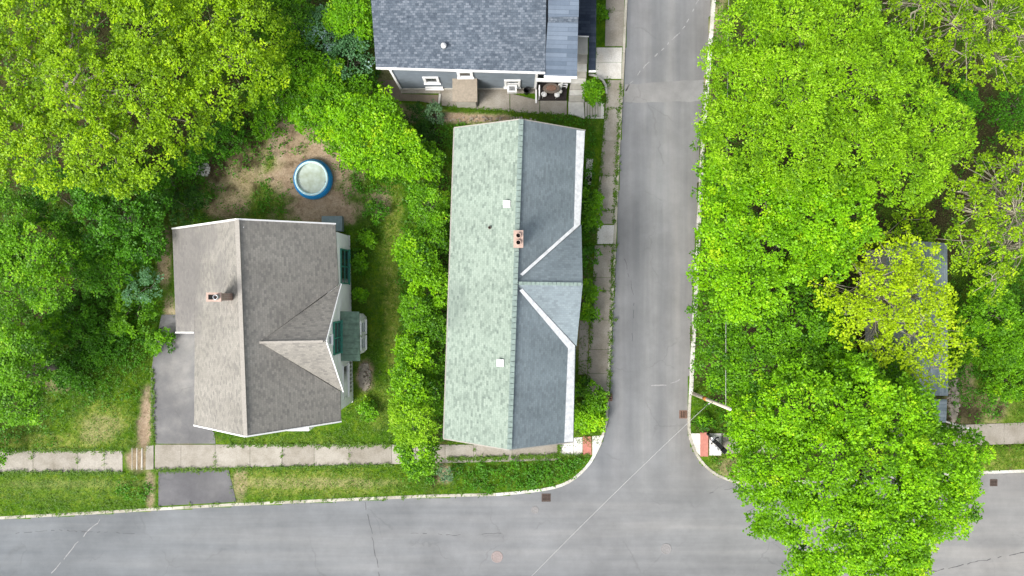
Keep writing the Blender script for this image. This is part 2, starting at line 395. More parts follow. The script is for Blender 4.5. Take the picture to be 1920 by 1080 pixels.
def make_ground():
    step = .16; x0, x1, y0, y1 = -44., 44., -26., 28.
    xs = np.arange(x0, x1 + .01, step); ys = np.arange(y0, y1 + .01, step)
    X, Y = np.meshgrid(xs, ys); PX = X * S + 960; PY = 540 - Y * S
    ins = inside(road_xy, X, Y)
    Z = gh(PX, PY) + (fbm(X * 1.3, Y * 1.3, 5) - .5) * .03
    off = (PX < 283) | (PX > 1840) | (PY < 830)
    Z = np.where(ins, -.04, Z)
    ny, nx = X.shape
    V = np.stack([X, Y, Z], -1).reshape(-1, 3)
    idx = np.arange(nx * ny).reshape(ny, nx)
    F = np.stack([idx[:-1, :-1], idx[:-1, 1:], idx[1:, 1:], idx[1:, :-1]], -1).reshape(-1, 4)
    # skirt to the horizon
    B = 900.; e = len(V)
    ext = np.array([[-B, -B, -.04], [B, -B, -.04], [B, B, -.04], [-B, B, -.04], [x0, y0, -.04], [xs[-1], y0, -.04], [xs[-1], ys[-1], -.04], [x0, ys[-1], -.04]])
    V = np.vstack([V, ext])
    F = np.vstack([F, [[e, e + 1, e + 5, e + 4], [e + 1, e + 2, e + 6, e + 5], [e + 2, e + 3, e + 7, e + 6], [e + 3, e, e + 4, e + 7]]])
    me = bpy.data.meshes.new('ground'); me.vertices.add(len(V)); me.vertices.foreach_set('co', V.ravel())
    me.loops.add(F.size); me.loops.foreach_set('vertex_index', F.ravel().astype(np.int32))
    me.polygons.add(len(F)); me.polygons.foreach_set('loop_start', np.arange(0, F.size, 4, dtype=np.int32)); me.update()
    for nm, lst, sd in (('dirt', DIRT, 3), ('dry', DRY, 9), ('litter', LITTER, 21)):
        m = blob(PX, PY, lst, sd, .55 if nm != 'litter' else .8).ravel()
        if nm == 'dry': m = np.maximum(m, .22 * smooth(.5, .75, fbm(PX / 30, PY / 30, 40)).ravel())
        m = np.concatenate([m, np.zeros(8)])
        a = me.attributes.new(nm, 'FLOAT', 'POINT'); a.data.foreach_set('value', m)
    me.materials.append(M['ground']); o = bpy.data.objects.new('ground', me); C.objects.link(o); struct(o)
    return o
make_ground()

MB().add([P(a, b, 0) for a, b in ROAD], [list(range(len(ROAD)))[::-1]]).build('road', 'asphalt', None)
struct(bpy.data.objects['road'])
# make sure the road faces up
_r = bpy.data.objects['road'].data
bm = bmesh.new(); bm.from_mesh(_r)
for f in bm.faces:
    if f.normal.z < 0: f.normal_flip()
bm.to_mesh(_r); bm.free()

def dense(pts, step=24):
    out = [pts[0]]
    for a, b in zip(pts[:-1], pts[1:]):
        L = math.hypot(b[0] - a[0], b[1] - a[1]); n = max(1, int(L / step))
        for i in range(1, n + 1): out.append((a[0] + (b[0] - a[0]) * i / n, a[1] + (b[1] - a[1]) * i / n))
    return out
def catmull(pts, n=4):
    out = []
    for i in range(len(pts) - 1):
        p0 = pts[max(i - 1, 0)]; p1 = pts[i]; p2 = pts[i + 1]; p3 = pts[min(i + 2, len(pts) - 1)]
        for k in range(n):
            t = k / n
            out.append(tuple(.5 * (2 * p1[j] + (p2[j] - p0[j]) * t + (2 * p0[j] - 5 * p1[j] + 4 * p2[j] - p3[j]) * t * t + (3 * p1[j] - p0[j] - 3 * p2[j] + p3[j]) * t ** 3) for j in (0, 1)))
    out.append(pts[-1]); return out
def kerb(pts, w, z, mat, side, name='kerb', gap=.0):
    """stones along a line; side=+1 puts them right of the direction of travel"""
    mb = MB(); c = [Vector(((a - 960) / S, (540 - b) / S, 0)) for a, b in pts]
    nrm = []
    for i in range(len(c)):
        d = (c[min(i + 1, len(c) - 1)] - c[max(i - 1, 0)]).normalized(); nrm.append(Vector((d.y, -d.x, 0)) * side * w)
    tint = random.random()
    for i in range(len(c) - 1):
        if random.random() < .45: tint = random.random()
        j = random.uniform(-.012, .012)
        a, b = c[i], c[i + 1]; g = (b - a).normalized() * gap
        q = [a + g, b - g, b - g + nrm[i + 1], a + g + nrm[i]]
        mb.slab([Vector((v.x, v.y, z + j)) for v in q], z + .1, tint)
    return struct(mb.build(name, mat))
iw = 10
kerb(dense(KW[:9], 40), .17, .125, 'kerb_old', +1, 'kerb', .012)
kerb(dense(catmull(KW[8:14], 3), 40), .20, .13, 'kerb_white', +1, 'kerb', .008)
kerb(dense(KW[13:], 45), .20, .115, 'kerb_old', +1, 'kerb', .02)
kerb(dense(KE[:8], 60), .27, .14, 'kerb_white', -1, 'kerb', .012)
kerb(dense(catmull(KE[7:14], 3), 40), .17, .13, 'kerb_old', -1, 'kerb', .008)
kerb(dense(KE[13:], 50), .20, .12, 'kerb_white', -1, 'kerb', .012)

def slabs(name, L, R, mat, gap=.3, z=.13, zf=None):
    """L and R: matching lists of points down the two edges of a pavement"""
    mb = MB()
    for i in range(len(L) - 1):
        a, b, c_, d = L[i], L[i + 1], R[i + 1], R[i]
        def sh(p, q, k):
            Ln = math.hypot(q[0] - p[0], q[1] - p[1]); return (p[0] + (q[0] - p[0]) * k / Ln, p[1] + (q[1] - p[1]) * k / Ln)
        a2, b2, c2, d2 = sh(a, b, gap), sh(b, a, gap), sh(c_, d, gap), sh(d, c_, gap)
        zz = (lambda p: (zf(p) if zf else z))
        j = random.uniform(-.008, .008)
        mb.slab([Vector(((p[0] - 960) / S, (540 - p[1]) / S, zz(p) + j)) for p in (a2, b2, c2, d2)], .14)
    return struct(mb.build(name, mat))
ysA = [-260, -200, -140, -80, -20, 22, 88]
slabs('sidewalk', [(1141 + (1134 - 1141) * (y + 260) / 348, y) for y in ysA], [(1170 - (y > 40) * 3, y) for y in ysA], 'concrete_warm')
slabs('sidewalk', [(1118, 90), (1117, 118), (1117, 149)], [(1166, 90), (1165, 118), (1164, 149)], 'concrete_white')
ysB = [151, 205, 265, 330, 395, 420]
slabs('sidewalk', [(1139 - (y - 151) * .085, y) for y in ysB], [(1163.5 - (y - 151) * .041, y) for y in ysB], 'concrete_warm')
slabs('sidewalk', [(1121, 422), (1118, 458)], [(1151, 422), (1149.5, 458)], 'concrete_white')
ysC = [460, 520, 545, 600, 655, 700, 742]
slabs('sidewalk', [(1115 - (y - 460) * .055, y) for y in ysC], [(1149.5 - (y - 460) * .045, y) for y in ysC], 'concrete_warm')
xsD = [292, 341, 405, 470, 530, 590, 655, 735, 790, 835, 888, 960, 1046]
slabs('sidewalk', [(x, 833 + (x - 292) * .000) for x in xsD], [(x, 879 - (x - 292) * .022) for x in xsD], 'concrete_warm', z=.135)
slabs('sidewalk', [(1048, 822), (1075, 820), (1092, 819)], [(1048, 853), (1075, 853), (1092, 853)], 'concrete_white', z=.14)
slabs('sidewalk', [(1110, 817), (1133, 815)], [(1110, 853), (1117, 850)], 'concrete_white', z=.14)
slabs('sidewalk', [(1294, 812), (1312, 812)], [(1303, 843), (1313, 855)], 'concrete_white', z=.14)
slabs('sidewalk', [(1329, 812), (1352, 812)], [(1329, 853), (1352, 853)], 'concrete_white', z=.14)
xsE = [1353, 1400, 1450, 1500, 1560, 1620, 1690, 1760, 1825, 1880, 1960, 2060, 2200]
slabs('sidewalk', [(x, 812 - (x - 1353) * .036) for x in xsE], [(x, 850 - (x - 1353) * .034) for x in xsE], 'concrete_warm', z=.135)
xsF = [-220, -130, -60, 10, 72, 155, 204, 238]
slabs('sidewalk', [(x, 842) for x in xsF], [(x, 881) for x in xsF], 'concrete_warm', zf=lambda p: .535)
slabs('sidewalk', [(270, 836), (290, 834)], [(270, 880), (290, 879)], 'concrete_warm', z=.14)
# tactile warning pads with domes
for nm, (xa, xb, ya, yb), lb in (('tactile_pad', (1093, 1109, 818, 853), 'red tactile paving pad on the white ramp beside the mint roofed house'), ('tactile_pad', (1313, 1328, 811, 856), 'red tactile paving pad on the ramp near the big maple')):
    o = thing(nm, P((xa + xb) / 2, (ya + yb) / 2, .1), lb, 'tactile paving')
    mb = MB().slab([P(xa, ya, .15), P(xb, ya, .15), P(xb, yb, .15), P(xa, yb, .15)], .08); mb.build('pad', 'tactile_red', o)
# concrete stairs set in the left pavement
o = thing('concrete_steps', P(254, 860, .1), 'three grey concrete steps in the sidewalk left of the driveway', 'steps')
for i, (xa, z) in enumerate(((239, .43), (248, .33), (258, .23))):
    MB().slab([P(xa, 840, z), P(xa + 9, 840, z), P(xa + 9, 881, z), P(xa, 881, z)], z - .02).build('step', 'step_concrete' if i != 1 else 'pale_concrete', o)

# driveway
drv = [(303, 590), (366, 590), (366, 780), (402, 812), (404, 832), (292, 832), (284, 780), (283, 700), (292, 640)]
struct(MB().slab([P(a, b, .135) for a, b in drv], .1).build('driveway', 'asphalt_drive'))
apr = [(297, 880), (428, 878), (443, 941), (297, 949)]
struct(MB().slab([P(a, b, .125) for a, b in apr], .1).build('driveway_apron', 'asphalt_apron'))

# cracks and tar seams lying on the road
def ribbon(name, pts, w, mat, z=.004, dash=0.):
    mb = MB(); pts = dense(pts, 7)
    pts = [(p[0] + random.uniform(-1.3, 1.3), p[1] + random.uniform(-1.3, 1.3)) for p in pts]
    for a, b in zip(pts[:-1], pts[1:]):
        if random.random() < dash: continue
        A, B = P(*a, z), P(*b, z); d = (B - A).normalized(); n = Vector((-d.y, d.x, 0)) * w / 2 * random.uniform(.5, 1.3)
        mb.add([A - n, B - n, B + n, A + n], [[0, 1, 2, 3]])
    return struct(mb.build(name, mat))
ribbon('road_crack', [(188, 975), (150, 1010), (120, 1050), (85, 1085)], .06, 'pale_crack', dash=.3)
ribbon('road_crack', [(684, 942), (697, 1000), (712, 1085)], .04, 'tar', dash=.15)
ribbon('road_crack', [(1312, -5), (1285, 50), (1245, 90), (1205, 128), (1172, 170)], .06, 'pale_crack', dash=.35)
ribbon('road_crack', [(1392, 935), (1440, 945), (1400, 960)], .03, 'tar', dash=.3)
ribbon('road_crack', [(1720, 1078), (1800, 1060), (1920, 1035)], .05, 'tar', dash=.2)
ribbon('road_crack', [(30, 1000), (110, 994), (260, 1001)], .03, 'tar', dash=.3)
ribbon('road_crack', [(1168, 470), (1190, 560), (1185, 640)], .03, 'tar', dash=.4)
ribbon('road_crack', [(1500, 915), (1395, 912), (1330, 925)], .03, 'tar', dash=.4)
ribbon('road_crack', [(770, 1000), (850, 1003), (940, 1000)], .03, 'tar', dash=.4)
ribbon('road_crack', [(1220, 722), (1250, 722), (1275, 712)], .09, 'pale_crack', dash=.15)

def patch(pts, mat):
    pts = dense(pts + [pts[0]], 12)[:-1]; pts = [(a + random.uniform(-1.6, 1.6), b + random.uniform(-1.6, 1.6)) for a, b in pts]
    o = MB().add([P(a, b, .004) for a, b in pts], [list(range(len(pts)))[::-1]]).build('road_patch', mat)
    for p in o.data.polygons:
        if p.normal.z < 0: p.flip()
    return struct(o)
patch([(1172, 158), (1322, 150), (1318, 190), (1170, 192)], 'asphalt_pale')
def grate(px, py, wx, wy, lb, rot=0, mat='grate_iron', bars=5, horizontal=True, z=.0):
    c = P(px, py, z); o = thing('storm_drain', c, lb, 'storm drain')
    hx, hy = wx / 2 / S, wy / 2 / S
    mb = MB(); f = .05
    for (a, b) in (((-hx, -hy), (hx, -hy + f)), ((-hx, hy - f), (hx, hy)), ((-hx, -hy + f), (-hx + f, hy - f)), ((hx - f, -hy + f), (hx, hy - f))):
        mb.box((c.x + a[0], c.y + a[1], z - .02), (c.x + b[0], c.y + b[1], z + .016))
    mb.build('frame', mat, o)
    MB().box((c.x - hx + f, c.y - hy + f, z - .01), (c.x + hx - f, c.y + hy - f, z + .006)).build('pit', 'slot_black', o)
    mb = MB()
    for i in range(bars):
        if horizontal:
            y = c.y - hy + f + (2 * hy - 2 * f) * (i + .5) / bars; mb.box((c.x - hx + f, y - .028, z + .004), (c.x + hx - f, y + .028, z + .014))
        else:
            x = c.x - hx + f + (2 * hx - 2 * f) * (i + .5) / bars; mb.box((x - .028, c.y - hy + f, z + .004), (x + .028, c.y + hy - f, z + .014))
    mb.build('bar_grid', mat, o)
grate(1024, 933, 17, 15, 'dark storm drain grate by the kerb on the wide lower road')
grate(1281, 777, 15, 15, 'rusty storm drain grate beside the leaning utility pole', mat='rust_iron', bars=4, horizontal=False)
grate(1143, 745, 10, 14, 'small rusty drain inlet in the kerb by the bush', mat='rust_iron', bars=3, z=.13)
grate(1863, 905, 14, 13, 'faded storm drain grate at the far right kerb', mat='grate_iron', bars=4)
def manhole(px, py, r, lb, mat):
    c = P(px, py, 0); o = thing('manhole_cover', c, lb, 'manhole cover'); R = r / S
    MB().lathe(c, [(R, -.01), (R, .012), (R * .86, .012), (R * .86, .004)], 32, closed=True).build('frame', mat, o)
    mb = MB().lathe(c, [(R * .85, -.01), (R * .85, .008)], 32)
    for k in range(-3, 4):
        L = math.sqrt(max(0, (R * .75) ** 2 - (k * R * .2) ** 2)); mb.box((c.x - L, c.y + k * R * .2 - .01, .007), (c.x + L, c.y + k * R * .2 + .01, .013))
    mb.build('lid', mat, o)
plain('manhole_red', (.29, .245, .24), .8, .15, 9); plain('manhole_grey', (.25, .245, .25), .8, .15, 9)
manhole(932, 1044, 11, 'reddish round manhole cover in the wide lower road', 'manhole_red')
manhole(1249, 1029, 10, 'faint grey round manhole cover left of the big maple', 'manhole_grey')
manhole(1003, 956, 7, 'small grey valve cover below the kerb storm drain', 'manhole_grey')

# ------------------------------------------------------------------ windows
def window(parent, o, u, n, w, h, frame='white_paint', pane_mat='glass', split=1, hs=1, label=None, fw=.09, depth=.07):
    """o: lower left corner on the wall, u: along the wall, n: outward"""
    o = Vector(o); u = Vector(u).normalized(); n = Vector(n).normalized(); z = Vector((0, 0, 1))
    def quad_box(mb, a, b, c0, c1, d0, d1):
        vs = [o + u * x + z * y + n * d for d in (d0, d1) for (x, y) in ((a, c0), (b, c0), (b, c1), (a, c1))]
        mb.add(vs, [[3, 2, 1, 0], [4, 5, 6, 7], [0, 1, 5, 4], [1, 2, 6, 5], [2, 3, 7, 6], [3, 0, 4, 7]])
    mb = MB()
    quad_box(mb, 0, w, 0, fw, -.02, depth); quad_box(mb, 0, w, h - fw, h, -.02, depth)
    quad_box(mb, 0, fw, fw, h - fw, -.02, depth); quad_box(mb, w - fw, w, fw, h - fw, -.02, depth)
    for i in range(1, split): quad_box(mb, w * i / split - fw * .4, w * i / split + fw * .4, fw, h - fw, -.02, depth - .006)
    for i in range(1, hs): quad_box(mb, fw, w - fw, h * i / hs - .025, h * i / hs + .025, -.02, depth - .012)
    f = mb.build('window', frame, parent, label)
    mb = MB(); quad_box(mb, fw, w - fw, fw, h - fw, -.02, .02); mb.build('pane', pane_mat, f)
    mb = MB(); quad_box(mb, -.04, w + .04, -.05, 0, -.02, depth + .07); mb.build('sill', frame, f)
    return f
def siding(mb, a, b, z0, z1, n, pitch=.2, tint=None):
    """clapboards between ground points a and b"""
    a = Vector(a); b = Vector(b); n = Vector(n).normalized(); k = max(1, int(round((z1 - z0) / pitch))); p = (z1 - z0) / k
    for i in range(k):
        za, zb = z0 + i * p, z0 + (i + 1) * p
        A0 = Vector((a.x, a.y, za)) + n * .03; B0 = Vector((b.x, b.y, za)) + n * .03
        A1 = Vector((a.x, a.y, zb)); B1 = Vector((b.x, b.y, zb))
        mb.add([A0, B0, B1, A1, A1 + n * .03, B1 + n * .03], [[0, 1, 2, 3], [3, 2, 5, 4]] if i < k - 1 else [[0, 1, 2, 3]], .5)

class Parts:
    """every bar becomes a part of its own"""
    def __init__(s): s.l = []
    def bar(s, *a): s.l.append(a)
    def build(s, name, mat, parent):
        for a in s.l: MB().bar(*a).build(name, mat, parent)
# ------------------------------------------------------------------ brown-roofed house (left)
h3 = thing('grey_roof_house', W(-430, 60, .1), 'white house with weathered grey brown shingle roof beside the driveway', 'house', None)
E3, R3, G3 = 3.79, 7.63, 6.94
rN, rS = P(445, 412.5, R3), P(460.5, 817, R3)
neE, seE = P(628.5, 421, E3), P(639, 789, E3)
vN, vS = P(634.5, 533, E3), P(638, 734, E3)
apx = P(487, 642, G3); pk = P(606, 640, G3)
swE = P(364, 796, E3 + .05); nwE = P(366, 424, E3 + .05); midE = P(364.5, 622, E3 + .05)
llN, llS = P(323, 430, 2.95), P(330, 622, 2.95)
roof3 = MB()
roof3.slab([rN, rS, seE, vS, apx, vN, neE], .13)
roof3.slab([rN, nwE, swE, rS], .13)
roof3.slab([pk + Vector((.12, 0, 0)), apx, vN + Vector((.12, 0, 0))], .13)
roof3.slab([pk + Vector((.12, 0, 0)), vS + Vector((.12, 0, 0)), apx], .13)
r3 = roof3.build('roof', 'roof_brown', h3)
MB().slab([nwE + Vector((0, 0, -.01)), llN, llS, midE + Vector((0, 0, -.01))], .12).build('side_roof', 'roof_brown', h3)
cap = MB()
for a, b in ((rN, rS), (apx, pk)):
    cap.bar(a + Vector((0, 0, .02)), b + Vector((0, 0, .02)), .24 if a is rN else .13, .05)
cap.build('ridge_cap', 'pale_shingle', r3)
fas = Parts()
dz = Vector((0, 0, -.06))
for a, b in ((rN, neE), (rN, llN), (rS, seE), (rS, swE), (midE, llS)):
    out = Vector((0, .05 if (a.y + b.y) > 0 else -.05, 0))
    fas.bar(a + dz + out, b + dz + out, .09, .16)
for a, b in ((pk, vN), (pk, vS)):
    fas.bar(a + dz + Vector((.17, 0, -.05)), b + dz + Vector((.17, 0, -.05)), .07, .14)
fas.build('fascia', 'white_paint', h3)
# walls
XE0, XE1 = -304, -298          # east wall, north and south ends
YN, YS = -97, 212
wl = MB()
nw, sw_, ne, se = W(-545, YN), W(-545, YS), W(XE0, YN), W(XE1, YS)
wl.slab([Vector((p.x, p.y, E3 - .15)) for p in (nw, ne, se, sw_)], E3 - .2)
# gable ends of the main roof
for Yk, a, b in ((YN, nw, ne), (YS, sw_, se)):
    rr = W(-425, Yk, R3 - .2)
    s_ = .15 if Yk < 0 else -.15
    A = Vector((a.x, a.y, E3 - .15)); B = Vector((b.x, b.y, E3 - .15)); off_ = Vector((0, -s_, 0))
    wl.add([A, B, rr, A + off_, B + off_, rr + off_], [[0, 1, 2], [5, 4, 3], [0, 3, 4, 1], [1, 4, 5, 2], [2, 5, 3, 0]])
# cross gable wall
A = W(-302.5, 62 * 0 - 7, E3 - .15); B = W(-299, 179, E3 - .15); T = Vector((pk.x, pk.y, G3 - .17)); T.x = (A.x + B.x) / 2
back = Vector((-.5, 0, 0))
wl.add([A, B, T, A + back, B + back, T + back], [[0, 1, 2], [5, 4, 3], [0, 3, 4, 1], [1, 4, 5, 2], [2, 5, 3, 0]])
wall3 = wl.build('wall', 'white_siding', h3)
sd = MB(); siding(sd, ne, se, .35, E3 - .2, (1, 0, 0)); sd.build('clapboard', 'white_siding', wall3)
lw = MB(); a = W(-597, YN + 3, 2.72); b = W(-545, YN + 3, 3.5); lw.slab([a, b, W(-545, 74, 3.5), W(-590, 74, 2.72)], 2.7); lw.build('side_wall', 'white_siding', h3)
MB().slab([W(XE0, YN - 1, .32) + Vector((.05, 0, 0)), W(XE1, YS + 1, .32) + Vector((.05, 0, 0)), W(-548, YS + 1, .32), W(-548, YN - 1, .32)], .3).build('foundation', 'white_siding', h3)
def east_win(gx, gy0, gy1, z0, z1, **kw):
    """on the east wall: facing +x, running from south to north"""
    a = W(gx, gy1, z0); w = (gy1 - gy0) / S
    return window(h3, a, (0, 1, 0), (1, 0, 0), w, z1 - z0, **kw)
east_win(-302.2, -70, -7, .75, 2.9, frame='green_frame', split=2, hs=2, label='wide green framed window left of the bay')
east_win(-299.5, 57, 113, 3.25, 5.0, frame='green_frame', split=2, hs=2, label='green framed window in the gable above the bay')
east_win(-300, 77, 94, 5.55, 6.25, frame='white_paint', split=1, label='tiny attic window under the gable peak')
east_win(-299, 137, 197, 1.45, 2.8, frame='white_paint', split=1, label='wide white framed window above the row of vents')
for k in range(8):
    a = W(-298.4, 140 + k * 7.2, .6); window(h3, a, (0, 1, 0), (1, 0, 0), .15, .42, fw=.03, depth=.04) if False else None
    mb = MB(); c = W(-298, 138 + k * 7.4, 0)
    mb.box((c.x - .02, c.y - .07, .55), (c.x + .035, c.y + .07, 1.05)); mb.build('vent', 'steel', h3)
# bay window
bay = MB(); b0, b1 = W(-302, 47), W(-271, 121)
bay.slab([W(-303, 44, 2.9), W(-277, 48, 2.9), W(-271, 54, 2.9), W(-270, 114, 2.9), W(-276, 120, 2.9), W(-302, 124, 2.9)], 2.6)
by = bay.build('bay', 'white_siding', h3)
br = MB(); c0, c1, c2, c3 = P(638, 583.5, 3.25), P(673, 584.5, 2.98), P(675, 677, 2.98), P(639, 677, 3.25)
br.slab([c0, c1, c2, c3], .14)
for k in range(1, 8):
    p = c0.lerp(c3, k / 8); q = c1.lerp(c2, k / 8); br.bar(p + Vector((0, 0, .01)), q + Vector((0, 0, .01)), .03, .04)
br.build('bay_roof', 'green_metal', by)
for gy in (58, 87):
    a = W(-270.3, gy + 25, 1.0); window(h3, a, (0, 1, 0), (1, 0, 0), 24 / S, 1.35, frame='white_paint', pane_mat='green_glass', split=1, hs=2, fw=.13)
for gx_, z_ in ((-500, 1.4), (-340, 1.4), (-425, 4.6)):
    window(h3, W(gx_ - 14, YS + .6, z_), (1, 0, 0), (0, -1, 0), 1.05, 1.4, frame='green_frame', hs=2)
# chimney
def chimney(parent, x, y, z0, z1, sx, sy, flues, mat='brick'):
    mb = MB(); mb.box((x - sx / 2, y - sy / 2, z0), (x + sx / 2, y + sy / 2, z1)); c = mb.build('chimney', mat, parent)
    mb = MB()
    hx, hy = sx / 2 + .05, sy / 2 + .05; zc = z1
    mb.box((x - hx, y - hy, zc), (x + hx, y + hy, zc + .1)); mb.build('cap', 'brick_cap', c)
    for (fx, fy, r) in flues:
        MB().lathe((x + fx, y + fy, zc + .09), [(r + .04, 0), (r + .04, .16), (r, .16), (r, .04)], 20, closed=True).build('flue', 'brick_cap', c)
        MB().lathe((x + fx, y + fy, zc + .05), [(r, .03), (r, .07)], 20).build('flue_opening', 'slot_black', c)
    return c
ct = P(402, 557, 8.75)
c3_ = chimney(h3, ct.x, ct.y, 5.5, 8.75, .75, .42, [])
MB().box((ct.x - .30, ct.y - .14, 8.80), (ct.x + .06, ct.y + .14, 8.856)).build('flue_opening', 'slot_black', c3_)
MB().lathe((ct.x + .2, ct.y, 8.84), [(.15, 0), (.15, .28), (.11, .28), (.11, .1)], 16, closed=True).build('chimney_pot', 'steel', h3)
# cellar hatch north-east corner, canopy south
ht = MB(); ht.slab([P(603, 405, .65), P(641, 405, .55), P(641.5, 433, .75), P(603, 433, .8)], .55); ht.build('cellar_hatch', 'blue_grey_deck', h3)
cn = MB(); cn.slab([W(-420, 212, 2.75), W(-361, 212, 2.75), W(-361, 254, 2.5), W(-420, 254, 2.5)], .1); cn.build('entry_canopy', 'white_paint', h3)
MB().bar(W(-420, 252, 0), W(-420, 252, 2.45), .1, .1).build('post', 'white_paint', h3)
MB().bar(W(-361, 252, 0), W(-361, 252, 2.45), .1, .1).build('post', 'white_paint', h3)

# ------------------------------------------------------------------ mint-roofed house (middle)
h2 = thing('green_roof_house', W(5, 0, .1), 'long house with mint green shingle roof and white valley flashing at the corner', 'house')
E2, R2, G2 = 4.7, 7.2, 7.1
n_, s_ = P(977, 224, R2), P(955, 843, R2)
wn, ws, en, es = P(852, 240, E2), P(832, 822, E2), P(1097, 245, E2), P(1075, 828, E2)
cr, gp = P(965, 531, G2 + .02), P(1091, 533, G2)
fn, fs_ = P(1088.5, 421, E2), P(1079.5, 649, E2)
MB().slab([n_, wn, ws, s_], .14).build('roof', 'roof_mint', h2, 'pale mint speckled roof slope')
cr2 = P(966.5, 531, R2 - .02)
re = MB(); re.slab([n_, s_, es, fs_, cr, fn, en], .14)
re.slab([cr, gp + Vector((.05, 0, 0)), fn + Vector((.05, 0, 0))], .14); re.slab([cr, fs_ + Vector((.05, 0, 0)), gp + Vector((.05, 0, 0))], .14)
east = re.build('roof', 'roof_mint_shaded', h2, 'mint roof slope coloured blue grey for shade, with a cross gable')
cap = MB()
nseg = 60
for i in range(nseg):
    a = n_.lerp(s_, i / nseg); b = n_.lerp(s_, (i + .9) / nseg)
    cap.bar(a + Vector((0, 0, .02)), b + Vector((0, 0, .035)), .28, .04)
for i in range(16):
    a = cr.lerp(gp, i / 16); b = cr.lerp(gp, (i + .9) / 16); cap.bar(a + Vector((0, 0, .02)), b + Vector((0, 0, .03)), .2, .03)
plain('cap_green', (.215, .28, .26), .9, .2, 5)
cap.build('ridge_cap', 'cap_green', h2)
fl = MB()
def opE(px, py, lift=.025): return on_plane(px, py, n_, s_, es, lift)
fl.slab([opE(1081, 244), opE(1096.5, 245.5), opE(1088, 421), opE(1076, 424)], .02)
fl.slab([opE(1076, 424), opE(1088, 421), opE(980, 517), opE(975, 514)], .02)
fl.slab([opE(974, 545), opE(979, 541), opE(1078, 648), opE(1065, 653)], .02)
fl.slab([opE(1065, 653), opE(1078, 648), opE(1074.5, 828), opE(1058, 829)], .02)
fl.build('flashing', 'flashing', h2)
fb = Parts()
for a, b in ((n_, wn), (s_, ws), (n_, en), (s_, es)):
    o_ = Vector((0, .03 if a.y > 0 else -.03, -.08)); fb.bar(a + o_, b + o_, .06, .14)
fb.bar(wn + Vector((-.03, 0, -.08)), ws + Vector((-.03, 0, -.08)), .06, .12); fb.build('fascia', 'pale_shingle', h2)
wl = MB()
def gx(v, k): return Vector((v.x, v.y, 0))
inn = .35
cor = [Vector((wn.x + inn, wn.y - inn, E2 - .05)), Vector((en.x - inn, en.y - inn, E2 - .05)), Vector((es.x - inn, es.y + inn, E2 - .05)), Vector((ws.x + inn, ws.y + inn, E2 - .05))]
wl.slab(cor, E2 - .1)
for A, B, T, s1 in ((cor[0], cor[1], Vector((n_.x, cor[0].y, R2 - .3)), -1), (cor[3], cor[2], Vector((s_.x, cor[3].y, R2 - .3)), 1)):
    off_ = Vector((0, .3 * s1, 0)); wl.add([A, B, T, A + off_, B + off_, T + off_], [[0, 1, 2], [5, 4, 3], [0, 3, 4, 1], [1, 4, 5, 2], [2, 5, 3, 0]])
A = Vector((fn.x - .1, fn.y, E2 - .15)); B = Vector((fs_.x - .1, fs_.y, E2 - .15)); T = Vector((gp.x - .1, gp.y, G2 - .2)); off_ = Vector((-.4, 0, 0))
wl.add([A, B, T, A + off_, B + off_, T + off_], [[0, 1, 2], [5, 4, 3], [0, 3, 4, 1], [1, 4, 5, 2], [2, 5, 3, 0]])
wl.build('wall', 'grey_wall', h2)
for yy in (300, 360, 470, 560, 610, 720, 780):
    t_ = (yy - 245) / 583; x_ = en.x + (es.x - en.x) * t_ - inn; y_ = en.y + (es.y - en.y) * t_
    window(h2, (x_, y_ - .5, 1.6), (0, 1, 0), (1, 0, 0), 1.0, 1.5, hs=2)
    x_ = wn.x + (ws.x - wn.x) * t_ + inn
    window(h2, (x_, y_ + .5, 1.6), (0, -1, 0), (-1, 0, 0), 1.0, 1.5, hs=2)
for fx, z_ in ((.22, 1.5), (.72, 1.5), (.36, 3.6), (.58, 3.6)):
    q_ = cor[3].lerp(cor[2], fx); window(h2, (q_.x - .5, q_.y - .02, z_), (1, 0, 0), (0, -1, 0), 1.0, 1.35, hs=2)
c = P(972, 448, 8.3); chimney(h2, c.x, c.y, 6.3, 8.15, .46, .9, [(0, .2, .12), (0, -.2, .12)])
def opW(px, py, lift=.02): return on_plane(px, py, n_, s_, ws, lift)
for (px, py) in ((950, 383.5), (938, 680)):
    p = opW(px, py, .0)
    mb = MB(); mb.obox((p.x, p.y), (1, 0.03), .14, .14, p.z - .15, p.z + .18); v = mb.build('roof_vent', 'white_paint', h2)
    mb = MB(); mb.slab([Vector((p.x - .21, p.y - .21, p.z + .22)), Vector((p.x + .21, p.y - .21, p.z + .22)), Vector((p.x + .21, p.y + .21, p.z + .22)), Vector((p.x - .21, p.y + .21, p.z + .22))], .05); mb.build('vent_hood', 'white_paint', v)
p = opW(918, 427, 0); MB().lathe((p.x, p.y, p.z - .1), [(.09, 0), (.09, .3), (.05, .3), (.05, .2)], 14, closed=True).build('vent_pipe', 'grate_iron', h2)
# stoop and side path by the east wall
struct(MB().slab([P(1100, 297, .16), P(1112, 298, .16), P(1108, 346, .16), P(1097, 345, .16)], .12).build('stoop_slab', 'pale_concrete'))
struct(MB().slab([P(1087, 602, .14), P(1104, 602, .14), P(1101, 702, .14), P(1084, 702, .14)], .12).build('side_path', 'concrete_warm'))
b_ = P(1104, 337, .15); bin_ = thing('black_pail', b_, 'small black pail on the stoop by the mint roofed house', 'pail')
MB().lathe(b_, [(.12, 0), (.17, .35), (.18, .36), (.15, .35), (.11, .03)], 20, closed=True).build('pail_body', 'black_plastic', bin_)
MB().tube([b_ + Vector((.17 * math.cos(a), .06 * math.sin(a) , .36 + .16 * math.sin(a))) for a in [math.pi * k / 8 for k in range(9)]], .01, 6).build('handle', 'steel', bin_)

